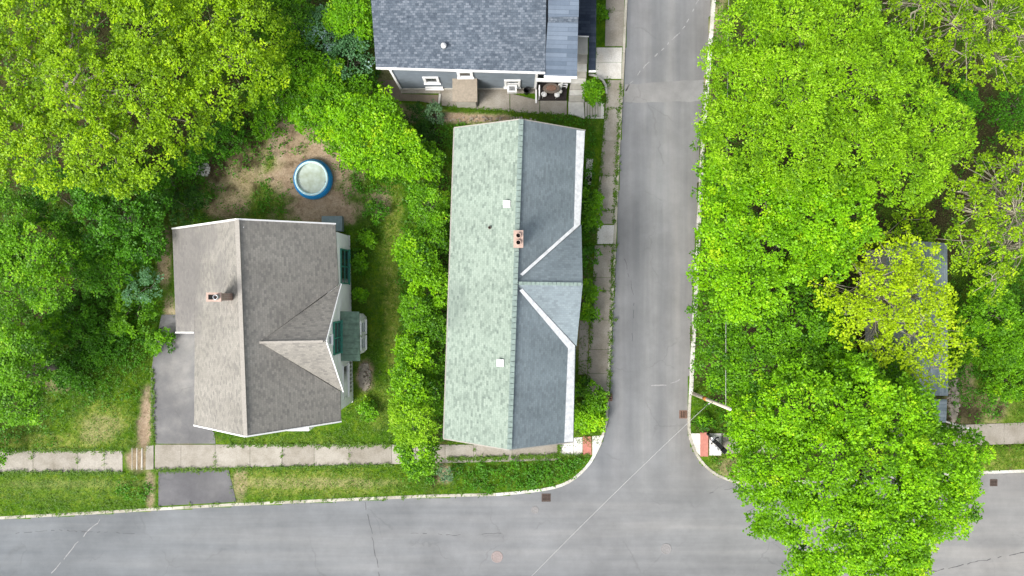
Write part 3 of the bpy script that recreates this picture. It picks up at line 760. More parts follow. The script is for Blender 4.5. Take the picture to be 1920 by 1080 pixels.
# ------------------------------------------------------------------ slate house (top)
h1 = thing('slate_roof_house', W(-90, -450, .1), 'slate blue sided house with dark shingle roof at the top of the photo', 'house')
E1 = 4.54
a0, a1 = P(705, 126, E1), P(1022, 135, E1)
t0, t1 = P(697, 0, 5.85), P(1030, 0, 5.85)
dirW = (t0 - a0); dirE = (t1 - a1)
sc_ = 2.35
q0 = a0 + dirW * sc_; q1 = a1 + dirE * sc_
q0.x = a0.x - .1; q1.x = a1.x
far0 = Vector((a0.x, q0.y + (q0.y - a0.y), E1)); far1 = Vector((a1.x, q1.y + (q1.y - a1.y), E1))
MB().slab([a0, a1, q1, q0], .14).build('roof', 'roof_slate', h1, 'dark speckled shingle slope facing the patio')
MB().slab([q0, q1, far1, far0], .14).build('roof', 'roof_slate', h1)
def h1p(px, py, lift): return on_plane(px, py, a0, a1, q1, lift)
eS0, eS1 = P(1020, 142, E1 - .15), P(1082, 144, E1 - .15)
up0, up1 = h1p(1027, 42, .05), h1p(1084, 42, .05)
low = MB().slab([eS0, eS1, up1, up0], .12); low.build('porch_roof', 'roof_slate_plain', h1)
up0, up1 = h1p(1028, 31, .12), h1p(1085, 31, .12)
k0, k1 = h1p(1029, -200, .12), h1p(1090, -200, .12)
MB().slab([up0, up1, k1, k0], .2).build('upper_roof', 'roof_slate_plain', h1)
g0, g1, g2, g3 = h1p(1028, 31, .02), h1p(1084, 31, .02), h1p(1084, 42, .02), h1p(1028, 42, .02)
MB().slab([g0, g1, g2, g3], .25).build('roof_step', 'roof_slate', h1)
# lower navy roof at the street end
nv = [P(1083, -220, 3.1), P(1120, -220, 3.1), P(1117, 131, 3.0), P(1104, 131, 3.0), P(1104.5, 67, 3.0), P(1083, 66, 3.05)]
MB().slab(nv, .14).build('street_roof', 'roof_navy', h1)
fb = Parts(); up = Vector((0, -.05, -.06))
fb.bar(a0 + up, a1 + up, .1, .15); fb.bar(P(1104, 132, 2.95) + up, P(1117, 132, 2.95) + up, .1, .15); fb.bar(P(1083, 67, 2.97) + up * .4, P(1104, 68, 2.97) + up * .4, .05, .1)
fb.bar(eS0 + up, eS1 + up, .12, .16); fb.bar(P(1006, 150, E1 - .5), P(1070, 152, E1 - .5), .14, .3)
fb.build('fascia', 'white_paint', h1)
wy = -372
wl = MB()
wa, wb = W(-207, wy), W(43, wy - 1)
wl.slab([Vector((wa.x, wa.y, E1 - .1)), Vector((wb.x, wb.y, E1 - .1)), Vector((wb.x, wb.y + 11, E1 - .1)), Vector((wa.x, wa.y + 11, E1 - .1))], E1 - .15)
wl.slab([W(43.5, wy - 22, E1 - .6), W(92, wy - 22, E1 - .6), Vector((W(92, 0).x, wb.y + 11, E1 - .6)), Vector((W(43.5, 0).x, wb.y + 11, E1 - .6))], E1 - .7)
wl.slab([W(92.5, wy - 90, 2.8), W(138, wy - 90, 2.8), Vector((W(138, 0).x, wb.y + 11, 2.8)), Vector((W(92.5, 0).x, wb.y + 11, 2.8))], 2.7)
w1 = wl.build('wall', 'slate_siding', h1)
sd = MB(); siding(sd, wa, wb, .4, E1 - .15, (0, -1, 0), .18); sd.build('clapboard', 'slate_siding', w1)
cb = Parts(); cb.bar(wa + Vector((0, -.06, .1)), wa + Vector((0, -.06, E1 - .1)), .14, .06); cb.bar(wb + Vector((0, -.06, .1)), wb + Vector((0, -.06, E1 - .1)), .16, .06)
cb.bar(W(90, wy + 1, .1), W(90, wy + 1, E1 - .6), .14, .14)
cb.build('corner_board', 'white_paint', h1)
MB().slab([wa + Vector((-.06, -.1, .4)), wb + Vector((0, -.1, .4)), wb + Vector((0, .2, .4)), wa + Vector((-.06, .2, .4))], .35).build('foundation', 'step_concrete', h1)
def south_win(gx0, gx1, z0, z1, **kw):
    return window(h1, W(gx0, wy + .6, z0), (1, 0, 0), (0, -1, 0), (gx1 - gx0) / S, z1 - z0, **kw)
south_win(-158, -130, 1.7, 2.95, fw=.17, hs=1, label='white framed window near the left corner')
south_win(-95, -68, 2.95, 4.1, fw=.17, hs=1, label='white framed window above the tan entry shed')
aw = south_win(-14, 15, .75, 2.3, fw=.16, hs=2, label='white framed window holding an air conditioner')
mb = MB(); p = W(0, wy, 0); mb.box((p.x - .32, p.y - .5, .8), (p.x + .32, p.y + .02, 1.2)); ac = mb.build('air_conditioner', 'white_paint', aw)
mb = MB(); mb.box((p.x - .2, p.y - .42, 1.2), (p.x + .2, p.y - .12, 1.206)); mb.build('vent_grille', 'steel', aw)
south_win(-160, -128, .42, .75, fw=.06, label='low white basement window')
# tan entry shed
en_ = MB(); en_.slab([W(-106, wy, 2.5), W(-62, wy, 2.5), W(-62, wy + 40, 2.35), W(-106, wy + 40, 2.35)], .12); en_.build('entry_roof', 'tan_roofing', h1)
MB().box(W(-102, wy, .1), W(-66, wy + 35, 2.28)).build('entry_wall', 'step_concrete', h1)
v = h1p(833, 89, 0); mb = MB(); mb.lathe((v.x, v.y, v.z - .1), [(.12, 0), (.12, .42), (.17, .42), (.17, .5), (0, .58)], 16); mb.build('vent_pipe', 'white_paint', h1)
# patio, landing and stairs
slabs('patio', [(826, 176), (861, 176), (898, 176), (956, 176), (1012, 190), (1063, 190)], [(828, 199), (861, 202), (898, 206), (956, 210), (1012, 214), (1063, 217)], 'concrete_warm', .7, .16)
slabs('patio', [(752, 167), (826, 167), (898, 167), (1003, 167)], [(752, 176), (826, 176), (898, 176), (1003, 176)], 'concrete_warm', .3, .17)
struct(MB().slab([P(715, 150, .14), P(752, 150, .14), P(754, 176, .14), P(822, 178, .14), P(823, 197, .14), P(790, 190, .14), P(730, 188, .14)], .1).build('patio_pavers', 'paver_brown'))
struct(MB().bar(P(825, 176, .2), P(823, 198, .2), .14, .14).build('patio_edging', 'pale_concrete'))
deck = thing('corner_deck', P(1035, 178, .1), 'dark deck in the corner of the slate house with a white rail', 'deck')
MB().slab([W(46, -388, .4), W(103, -388, .4), W(101, -350, .4), W(50, -350, .4)], .34).build('deck_floor', 'dark_deck', deck)
rl = Parts(); z = 1.25
for a, b in (((50, -351), (50, -370)), ((86, -372), (101, -372))):
    rl.bar(W(*a, z), W(*b, z), .07, .07); rl.bar(W(*a, .75), W(*b, .75), .05, .05)
    for p in (a, b): rl.bar(W(*p, .35), W(*p, z), .07, .07)
rl.build('railing', 'white_paint', deck)
MB().bar(W(45, -370, .2), W(45, -345, .2), .12, .14).build('edge_board', 'white_paint', deck)
tc = W(72, -366, .4); tb = thing('patio_table', tc, 'oval brown patio table on the dark corner deck', 'table')
MB().lathe((tc.x, tc.y, 1.05), [(.55, 0), (.57, .02), (.55, .05)], 36, 1.0, .62).build('tabletop', 'table_brown', tb)
MB().lathe((tc.x, tc.y, 1.12), [(.35, 0), (.30, .02)], 30, 1.0, .62).build('tray', 'rust_iron', tb)
for sx in (-1, 1):
    for sy in (-1, 1): MB().bar((tc.x + sx * .35, tc.y + sy * .2, .4), (tc.x + sx * .38, tc.y + sy * .22, 1.06), .04, .04).build('leg', 'black_plastic', tb)
for k, (gx_, gy_) in enumerate(((59, -357), (83, -356), (89, -362))):
    c = W(gx_, gy_, .4); st = thing('round_stool', c, ['white round stool at the left of the patio table', 'white round stool below the patio table', 'small pale stool at the right end of the patio table'][k], 'stool', 'stools round the patio table')
    r = .17 if k < 2 else .12
    MB().lathe((c.x, c.y, .85), [(r, -.03), (r + .02, 0), (r, .04), (0, .05)], 20).build('seat', 'white_paint' if k < 2 else 'pale_concrete', st)
    for a in range(3):
        an = a * 2.1; MB().tube([(c.x + r * 1.05 * math.cos(an), c.y + r * 1.05 * math.sin(an), .4), (c.x + r * .6 * math.cos(an), c.y + r * .6 * math.sin(an), .84)], .018, 6).build('leg', 'white_paint', st)
stp = thing('entry_stairs', P(1080, 170, .1), 'pale concrete stairs running down beside the slate house', 'stairs')
ytop = [66, 100, 118, 133, 145, 156, 167, 178, 190]
zt = [1.5, 1.35, 1.2, 1.05, .9, .75, .6, .45]
for i in range(8):
    xa = 1083 - (17 if i > 4 else i * 3.4); xb = 1102 - i * .9
    xa = [1081, 1080, 1078, 1074, 1070, 1069, 1068, 1067][i]
    MB().slab([P(xa, ytop[i], zt[i]), P(xb, ytop[i], zt[i]), P(xb, ytop[i + 1] + .6, zt[i]), P(xa, ytop[i + 1] + .6, zt[i])], zt[i] - .05).build('step', 'step_concrete' if i % 2 else 'pale_concrete', stp)
MB().slab([P(1066, 190, .3), P(1094, 190, .3), P(1096, 222, .3), P(1080, 216, .3), P(1066, 214, .3)], .25).build('landing', 'pale_concrete', stp)
mt = thing('slatted_ramp', P(1114, 205, .1), 'grey slatted ramp between the landing and the sidewalk', 'ramp')
mb = MB()
for k in range(6):
    xa = 1096.5 + k * 5; mb.slab([P(xa, 191, .27 - k * .015), P(xa + 4.1, 191, .27 - k * .015), P(xa + 4.3, 219, .27 - k * .015), P(xa + .2, 218.5, .27 - k * .015)], .05)
mb.build('slat_deck', 'step_concrete', mt)
MB().slab([P(1126.5, 192, .2), P(1133, 192, .2), P(1132, 222, .2), P(1096, 221.5, .2), P(1096, 219, .2), P(1126, 219.5, .2)], .15).build('border', 'pale_concrete', mt)
ed = thing('stone_edging', P(1122, 147, .1), 'pale curved stone edging round the bush by the entry stairs', 'edging')
MB().tube([P(1104, 140, .2), P(1113, 141, .2), P(1122, 144, .2), P(1130, 150, .2), P(1136, 160, .2), P(1137, 175, .2)], .09, 6).build('edging_stone', 'pale_concrete', ed)
bc = P(987, 174, .17); bn = thing('black_bin', bc, 'round black bin against the slate wall beside the air conditioner', 'bin')
MB().lathe(bc, [(.16, 0), (.20, .6), (.22, .6), (.22, .64), (.17, .63), (.15, .1)], 20, closed=True).build('bin_body', 'black_plastic', bn)
MB().lathe(bc, [(.155, .1), (.15, .14)], 20).build('bin_liner', 'slot_black', bn)

# ------------------------------------------------------------------ house under the trees (right)
h4 = thing('blue_grey_roof_house', P(1700, 600, .1), 'small house with blue grey roof half hidden under the yellow tree', 'house')
EZ, RZ = 3.4, 4.7
r0, r1_ = P(1719, 452, RZ), P(1719, 741, RZ)
w0, w1_, e0, e1 = P(1664, 456, EZ), P(1662, 741, EZ), P(1776, 456, EZ), P(1778, 742, EZ)
rf = MB(); rf.slab([r0, w0, w1_, r1_], .12); rf.slab([r0, r1_, e1, e0], .12); rf.build('roof', 'roof_bluegrey', h4)
MB().slab([P(1735, 749, 2.6), P(1776, 749, 2.6), P(1774, 792, 2.4), P(1735, 792, 2.4)], .1).build('porch_roof', 'roof_bluegrey', h4)
i_ = .3; cc = [Vector((w0.x + i_, w0.y - i_, EZ)), Vector((e0.x - i_, e0.y - i_, EZ)), Vector((e1.x - i_, e1.y + i_, EZ)), Vector((w1_.x + i_, w1_.y + i_, EZ))]
wl = MB(); wl.slab(cc, EZ - .05)
for A, B, T, s1 in ((cc[0], cc[1], Vector((r0.x, cc[0].y, RZ - .2)), -1), (cc[3], cc[2], Vector((r1_.x, cc[3].y, RZ - .2)), 1)):
    off_ = Vector((0, .3 * s1, 0)); wl.add([A, B, T, A + off_, B + off_, T + off_], [[0, 1, 2], [5, 4, 3], [0, 3, 4, 1], [1, 4, 5, 2], [2, 5, 3, 0]])
wl.build('wall', 'grey_wall', h4)
for p in ((1737, 790), (1773, 790)): MB().bar(P(*p, 0), P(p[0], p[1], 0) + Vector((0, 0, 2.35)), .1, .1).build('post', 'white_paint', h4)
# rubble: countable stones as one loose heap of stuff
def rubble(name, cx, cy, rx, ry, n, smin, smax, lb, mat='stone', z=.1):
    mb = MB()
    for k in range(n):
        a = random.uniform(0, 2 * math.pi); r = math.sqrt(random.random())
        c = P(cx + rx * r * math.cos(a), cy + ry * r * math.sin(a), z); s = random.uniform(smin, smax)
        vs = []
        for sx in (-1, 1):
            for sy in (-1, 1):
                for sz in (-1, 1): vs.append(c + Vector((sx * s * random.uniform(.6, 1.1), sy * s * random.uniform(.6, 1.1), sz * s * random.uniform(.4, .8) + s * .4 + (1 - r) * .12)))
        mb.add(vs, [[0, 1, 3, 2], [4, 6, 7, 5], [0, 4, 5, 1], [2, 3, 7, 6], [0, 2, 6, 4], [1, 5, 7, 3]])
    o = mb.build(name, mat); tag(o, lb, 'stones', None, 'stuff'); return o
rubble('stone_heap', 684, 706, 11, 26, 170, .04, .10, 'heap of pale broken stones beside the white house bay window')
rubble('rubble_strip', 1787, 740, 9, 50, 200, .05, .13, 'strip of loose rubble along the blue grey roofed house')
rubble('loose_stones', 920, 224, 90, 5, 70, .03, .07, 'loose stones along the patio edge of the slate house')
rubble('ash_pile', 380, 318, 14, 13, 90, .03, .09, 'small pile of white ash and stones in the back yard', 'pale_concrete')

# ------------------------------------------------------------------ pool
pc = P(589, 337, .1); pool = thing('paddling_pool', pc, 'round blue paddling pool with murky water on bare dirt', 'pool')
MB().lathe(pc, [(1.25, 0), (1.34, .12), (1.36, .25), (1.32, .40), (1.22, .55), (1.10, .64), (1.05, .1)], 64, 1, 1.04, closed=True).build('pool_wall', 'pool_blue', pool)
MB().lathe(pc + Vector((0, 0, .66)), [(1.08 + .075 * math.cos(a), .075 * math.sin(a)) for a in [2 * math.pi * k / 14 for k in range(15)]], 64, 1, 1.04, closed=True).build('inflated_ring', 'pool_ring', pool)
MB().lathe(pc, [(1.05, .42), (1.05, .50)], 64, 1, 1.04).build('water', 'water', pool)
p = pc + Vector((.98, -.25, .45)); MB().lathe(p, [(.08, 0), (.08, .12), (0, .13)], 14).build('filter_cap', 'black_plastic', pool)

# ------------------------------------------------------------------ utility pole and wires
pb = P(1300, 738, .05); pt = P(1369, 767, 8.0)
pole = thing('utility_pole', pb, 'pale wooden utility pole rising through the leaves at the street corner', 'utility pole')
MB().tube([pb, pb.lerp(pt, .5), pt], [.13, .115, .10], 14).build('pole', 'pole_wood', pole)
m0, m1 = pb.lerp(pt, .33), pb.lerp(pt, .42); MB().tube([m0, m1], .128, 14).build('marker_band', 'orange_paint', pole)
m = pb.lerp(pt, .62); MB().tube([m + Vector((-.1, .0, 0)), m + Vector((-.4, -.1, 0))], .025, 8).build('bracket', 'steel', pole)
MB().tube([pt, pt + Vector((0, 0, .14))], [.08, .04], 10).build('insulator', 'white_paint', pole)
def wire(a, b, sag, lb, r=.018):
    pts = [a.lerp(b, i / 24) - Vector((0, 0, sag * 4 * (i / 24) * (1 - i / 24))) for i in range(25)]
    o = MB().tube(pts, r, 6).build('overhead_wire', 'wire_grey'); tag(o, lb, 'wire')
wire(m + Vector((-.4, -.1, 0)), P(960, 1118, 5.0), .35, 'thin overhead wire crossing the junction down to the lower edge', .014)
wire(pb.lerp(pt, .9), P(1372, -300, 7.0), .3, 'pale overhead wire running up the street over the treetops', .014)

# ------------------------------------------------------------------ motor scooter on the ramp
def scooter():
    a = P(1329, 817, .14); b = P(1347, 835, .14); d = (b - a); d.z = 0; L = d.length; d.normalize(); n = Vector((-d.y, d.x, 0)); c = (a + b) / 2
    o = thing('motor_scooter', c, 'black and silver motor scooter parked on the pale ramp beside the maple', 'scooter')
    def q(t, s, z): return c + d * t + n * s + Vector((0, 0, z))
    def wheel(t):
        w = thing('wheel', (0, 0, 0), None, None); w.parent = o; w.location = q(t, 0, .22) - c
        for nm, R, r, mt_ in (('tyre', .19, .055, 'dark_rubber'), ('rim', .10, .03, 'steel')):
            mb = MB(); N = 24; K = 8; vs = []; fs = []
            for i in range(N):
                A = 2 * math.pi * i / N
                for k in range(K):
                    B = 2 * math.pi * k / K; rr = R + r * math.cos(B)
                    vs.append(q(t, 0, .22) + d * rr * math.cos(A) + Vector((0, 0, rr * math.sin(A))) + n * r * math.sin(B))
            for i in range(N):
                for k in range(K): fs.append([i * K + k, ((i + 1) % N) * K + k, ((i + 1) % N) * K + (k + 1) % K, i * K + (k + 1) % K])
            mb.add(vs, fs, None, True); mb.build(nm, mt_, w)
    wheel(-.52); wheel(.52)
    MB().tube([q(-.50, 0, .25), q(-.42, 0, .6), q(-.34, 0, .95)], [.05, .06, .05], 10).build('fork', 'steel', o)
    MB().tube([q(-.33, -.34, .98), q(-.36, -.12, 1.0), q(-.36, .12, 1.0), q(-.33, .34, .98)], .028, 8).build('handlebar', 'black_plastic', o)
    MB().slab([q(-.50, -.14, .80), q(-.50, .14, .80), q(-.30, .17, .9), q(-.30, -.17, .9)], .45).build('front_shield', 'steel', o)
    MB().lathe(q(-.5, 0, .82), [(.0, -.07), (.07, -.05), (.08, .0), (.06, .06), (0, .07)], 14).build('headlight', 'white_paint', o)
    MB().slab([q(-.30, -.15, .34), q(-.30, .15, .34), q(.10, .15, .34), q(.10, -.15, .34)], .08).build('footboard', 'black_plastic', o)
    MB().slab([q(.02, -.15, .66), q(.02, .15, .66), q(.60, .16, .72), q(.66, 0, .72), q(.60, -.16, .72)], .34).build('body', 'steel', o)
    MB().slab([q(-.02, -.14, .78), q(-.02, .14, .78), q(.25, .16, .80), q(.50, .13, .84), q(.50, -.13, .84), q(.25, -.16, .80)], .11).build('seat', 'black_plastic', o)
    MB().slab([q(.52, -.19, 1.02), q(.52, .15, 1.02), q(.80, .15, 1.02), q(.80, -.19, 1.02)], .28).build('top_box', 'black_plastic', o)
    MB().tube([q(.2, -.2, .3), q(.6, -.22, .32)], [.04, .05], 10).build('exhaust', 'steel', o)
    for s_ in (-1, 1):
        MB().tube([q(-.34, s_ * .24, 1.0), q(-.36, s_ * .28, 1.16)], .01, 6).build('mirror_arm', 'steel', o)
        MB().lathe(q(-.36, s_ * .29, 1.16), [(.0, -.03), (.05, -.02), (.055, .02), (0, .03)], 10).build('mirror', 'black_plastic', o)
scooter()

# ------------------------------------------------------------------ foliage
def quads_mesh(name, V, tint, mat, parent=None, loc=None):
    n = len(V) // 4
    o0 = np.array(origin(parent)) if parent else np.zeros(3)
    me = bpy.data.meshes.new(name); me.vertices.add(4 * n); me.vertices.foreach_set('co', (V - o0).astype(np.float32).ravel())
    me.loops.add(4 * n); me.loops.foreach_set('vertex_index', np.arange(4 * n, dtype=np.int32))
    me.polygons.add(n); me.polygons.foreach_set('loop_start', np.arange(0, 4 * n, 4, dtype=np.int32)); me.update()
    a = me.attributes.new('tint', 'FLOAT', 'FACE'); a.data.foreach_set('value', np.clip(tint, 0, 1).astype(np.float32))
    me.materials.append(M[mat]); o = bpy.data.objects.new(name, me); C.objects.link(o)
    if parent: o.parent = parent
    return o
def unit(a): return a / np.maximum(np.linalg.norm(a, axis=-1, keepdims=True), 1e-9)
def leaves(cl, cr, ct, nl, L, Wd, flat=.6, rng=RNG):
    """leaf quads round every clump centre"""
    N = len(cl); c = np.repeat(cl, nl, 0); r = np.repeat(cr, nl)[:, None]; tt = np.repeat(ct, nl)
    d = unit(rng.normal(size=(N * nl, 3)) * [1, 1, .8] + [0, 0, .35])
    d[:, 2] = np.where(d[:, 2] < -.25, -d[:, 2], d[:, 2])
    u = .55 + .45 * rng.random((N * nl, 1)) ** .5
    ph = np.repeat(rng.random(N) * 6.28, nl); az = np.arctan2(d[:, 1], d[:, 0])
    lob = (.80 + .30 * np.cos(az * np.repeat(rng.integers(3, 6, N), nl) + ph))[:, None]
    p = c + d * r * u * lob * [1, 1, flat]
    ax = unit(d * [1, 1, .35] + rng.normal(size=(N * nl, 3)) * .5 * [1, 1, .5])
    nn = unit(d * .75 + [0, 0, .75] + rng.normal(size=(N * nl, 3)) * .30)
    sd = unit(np.cross(nn, ax)); s = (.65 + .7 * rng.random((N * nl, 1)))
    l = L * s; w = Wd * s
    V = np.stack([p, p + ax * l * .45 + sd * w * .5, p + ax * l, p + ax * l * .45 - sd * w * .5], 1).reshape(-1, 3)
    return V, tt + rng.normal(size=N * nl) * .10
def crown_clumps(lobes, dens, rng, low=.35, sp=.8, tint_v=.22):
    """lobes: (centre, r, rz). Returns clump centres."""
    out = []; tn = []
    for (c, r, rz) in lobes:
        n = max(6, int(dens * math.pi * r * r * (1 + low)))
        i_ = np.arange(n); rho = np.clip(np.sqrt((i_ + .5) / n) + rng.normal(size=n) * .035, 0, 1); a = i_ * 2.39996 + rng.random() * 6.28 + rng.normal(size=n) * .10
        edge = 1 + .22 * (vnoise(np.cos(a) * 2.2 + c[0], np.sin(a) * 2.2 + c[1], 3) - .5) * 2
        x = c[0] + r * rho * edge * np.cos(a); y = c[1] + r * rho * edge * np.sin(a)
        dome = np.sqrt(np.clip(1 - rho ** 2, 0, 1))
        bump = (fbm(x * .8, y * .8, 17) - .5) * 2.4
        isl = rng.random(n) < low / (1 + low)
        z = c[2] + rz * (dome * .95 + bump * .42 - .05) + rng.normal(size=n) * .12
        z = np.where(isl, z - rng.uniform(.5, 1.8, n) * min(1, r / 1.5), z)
        out.append(np.stack([x, y, z], 1)); tn.append(.48 + bump * .14 + rng.normal(size=n) * tint_v * .75 - isl * .12)  # raised clumps lighter as new growth; low layer tinted darker as painted shade
    P_ = np.vstack(out); T = np.concatenate(tn) + rng.normal() * .07
    gap = (fbm(P_[:, 0] * .75 + rng.random() * 40, P_[:, 1] * .75, 29) < .31)
    P_[gap, 2] -= 1.3 * min(1, max(q[1] for q in lobes) / 2)
    keep = np.ones(len(P_), bool)
    for (c, r, rz) in lobes:    # drop what is buried deep inside another lobe
        q = np.sqrt(((P_[:, 0] - c[0]) / r) ** 2 + ((P_[:, 1] - c[1]) / r) ** 2 + (np.maximum(P_[:, 2] - c[2], 0) / rz) ** 2)
        keep &= ~((q < .62) & (P_[:, 2] < c[2] + rz * .45))
    keep &= P_[:, 2] > .25
    return P_[keep], T[keep]
KIND = {  # mat, density/m2, clump radius, leaves per clump, leaf length, width, low layer
    'maple': ('leaf_maple', 4.6, .42, 84, .14, .10, 1.0),
    'feather': ('leaf_feather', 6.2, .33, 56, .15, .065, .6),
    'yellow': ('leaf_yellow', 5.2, .29, 46, .13, .095, .6),
    'gold': ('leaf_gold', 3.5, .25, 40, .13, .095, .15),
    'mid': ('leaf_mid', 5.6, .35, 62, .13, .095, .6),
    'dark': ('leaf_dark', 6.0, .31, 48, .13, .09, .5),
    'deep': ('leaf_deep', 7.0, .24, 34, .11, .07, .45),
    'silver': ('leaf_silver', 7.0, .22, 34, .11, .08, .4),
    'blue': ('leaf_blue', 6.0, .24, 32, .11, .085, .3),
    'sparse': ('leaf_yellow', 3.7, .23, 34, .12, .085, .4),
}
BARK = {'gold': 'bark_pale', 'sparse': 'bark_pale', 'yellow': 'bark_pale'}
TREES = []
def tree(name, label, cat, kind, lobes, top, hang=None, trunk=None, trunk_r=.22, twigs=.05, group=None, seed=0, rzf=.62):
    """lobes: (px, py, r_px [, dz]) as they stand in the photograph; top: height of the crown top"""
    rng = np.random.default_rng(1000 + seed + len(TREES) * 7); TREES.append(name)
    mat, dens, cr, nl, LL, WW, low = KIND[kind]
    L3 = []
    for lb in lobes:
        px, py, r = lb[:3]; dz = lb[3] if len(lb) > 3 else 0
        zc = max(.5, top + dz - rzf * r / S * .8); rr = r / S * (H - zc) / H; rz = rzf * rr
        q = P(px, py, zc); L3.append(((q.x, q.y, q.z), rr, max(.35, rz)))
    cl, tn = crown_clumps(L3, dens, rng, low)
    big = max(L3, key=lambda q: q[1]); cen = np.mean([q[0] for q in L3], 0)
    base = Vector((cen[0], cen[1], .0)) if trunk is None else P(trunk[0], trunk[1], 0)
    root = thing(name, base, label, cat, group)
    crv = np.full(len(cl), cr) * rng.uniform(.75, 1.3, len(cl))
    if top < 3: crv *= .8
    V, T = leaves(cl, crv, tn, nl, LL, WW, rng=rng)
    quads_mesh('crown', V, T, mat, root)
    # trunk and limbs
    mb = MB(); fork = Vector((base.x, base.y, max(.3, cen[2] * .45)))
    tr = trunk_r
    mb.tube([base + Vector((0, 0, -.1)), base.lerp(fork, .5) + Vector((rng.normal() * .05, rng.normal() * .05, 0)), fork], [tr * 1.25, tr, tr * .85], 9)
    fi = 0
    for (c, r, rz) in L3:
        c = Vector(c); mid = fork.lerp(c, .55) + Vector((rng.normal() * .35, rng.normal() * .35, -.3))
        end = c + Vector((0, 0, rz * .35)); R = min(tr * .38, .085)
        mb.tube([fork, fork.lerp(mid, .5) + Vector((rng.normal() * .12, rng.normal() * .12, -.2)), mid, mid.lerp(end, .5) + Vector((rng.normal() * .15, rng.normal() * .15, .1)), end], [R * 1.2, R, R * .8, R * .6, R * .35], 7)
        sub = cl[np.hypot(cl[:, 0] - c.x, cl[:, 1] - c.y) < r]
        k = int(len(sub) * twigs)
        if k:
            for t_ in sub[rng.permutation(len(sub))[:k]]:
                t_ = Vector(t_); s0 = mid.lerp(end, rng.random()); m_ = s0.lerp(t_, .5) + Vector((rng.normal() * .12, rng.normal() * .12, .12))
                w_ = .030 if kind in ('gold', 'sparse') else .016
                mb.tube([s0, m_, t_ + Vector((0, 0, -.02))], [w_ * 1.2, w_ * .8, w_ * .3], 4, cap=False)
    mb.build('trunk', BARK.get(kind, 'bark'), root)
    return root

T = tree
# --- left side
T('maple_tree', 'large yellow green tree filling the upper left corner', 'tree', 'yellow',
  [(-30, 40, 90), (60, 50, 90), (170, 50, 95), (285, 50, 85), (40, 160, 95, .5), (150, 170, 105, .8), (265, 170, 90, .5), (345, 130, 55), (40, 270, 75, -.3), (120, 285, 75), (200, 290, 75), (275, 285, 60, -.3), (335, 225, 50, -.4), (235, 340, 28, -1), (60, -60, 90), (200, -50, 90)], 8.5, trunk=(170, 190), trunk_r=.32, twigs=.05, seed=1)
T('maple_tree', 'yellow green tree right of the large corner tree, above the back yard', 'tree', 'yellow',
  [(400, 40, 65), (470, 60, 65), (440, 130, 70, .3), (395, 180, 50), (495, 140, 45, -.5), (350, 60, 50, -.5), (430, -40, 70)], 7.5, trunk=(440, 110), seed=2)
T('oak_tree', 'dark green tree with rounded crown below the large corner tree', 'tree', 'dark', [(180, 400, 75), (255, 430, 55, -.5), (120, 370, 60), (220, 370, 60), (280, 385, 35, -1), (150, 450, 50, -.6)], 5.2, seed=3)
T('maple_tree', 'mid green tree at the left edge halfway down', 'tree', 'mid', [(10, 420, 60), (60, 470, 60, .3), (20, 530, 60), (90, 540, 45, -.3), (110, 480, 35, -.6), (-30, 470, 60)], 6.5, seed=4)
T('maple_tree', 'bright green tree at the left edge above the lower lawn', 'tree', 'mid', [(10, 640, 55), (45, 700, 45), (20, 760, 40, -.3), (60, 760, 30, -.8), (-30, 700, 60), (50, 650, 35)], 6.0, seed=5)
T('small_tree', 'tiny leaf clump poking over the left sidewalk edge', 'tree', 'mid', [(-8, 855, 20)], 2.2, trunk_r=.06, seed=6)
for k, (px, py, r, tp, kd, lb) in enumerate([
    (140, 600, 50, 2.2, 'dark', 'dark green shrub left of the blue flowering shrub'),
    (200, 500, 50, 3.4, 'dark', 'tall dark shrub directly below the rounded dark tree'),
    (200, 640, 45, 1.4, 'dark', 'low dark shrub at the top of the lower left lawn'),
    (95, 625, 40, 2.6, 'mid', 'mid green shrub between the two trees at the left edge'),
    (245, 590, 42, 1.8, 'mid', 'mid green shrub directly below the blue flowering shrub'),
    (150, 690, 40, 1.2, 'dark', 'low dark shrub beside the bare stones on the lower lawn'),
    (265, 470, 35, 2.2, 'dark', 'dark shrub above the blue flowering shrub, left of the grey roof'),
    (268, 540, 34, 2.4, 'blue', 'blue grey flowering shrub left of the grey roofed house'),
    (300, 640, 22, .9, 'mid', 'low green shrub at the edge of the driveway top'),
    (355, 388, 38, 1.6, 'deep', 'round deep green bush above the left end of the grey roof'),
    (360, 300, 30, 1.8, 'dark', 'dark shrub between the large yellow tree and the ash pile'),
    (420, 262, 32, 1.6, 'dark', 'dark shrub at the upper left edge of the back yard'),
    (498, 238, 22, 1.2, 'mid', 'small green shrub on the top edge of the bare dirt yard'),
    (320, 345, 30, 1.4, 'dark', 'dark shrub under the lower right tip of the large yellow tree'),
    ]):
    T('shrub', lb, 'shrub', kd, [(px, py, r), (px + r * .5, py - r * .4, r * .6, -.2), (px - r * .5, py + r * .35, r * .6, -.3)], tp, trunk_r=.05, twigs=.03, seed=20 + k)
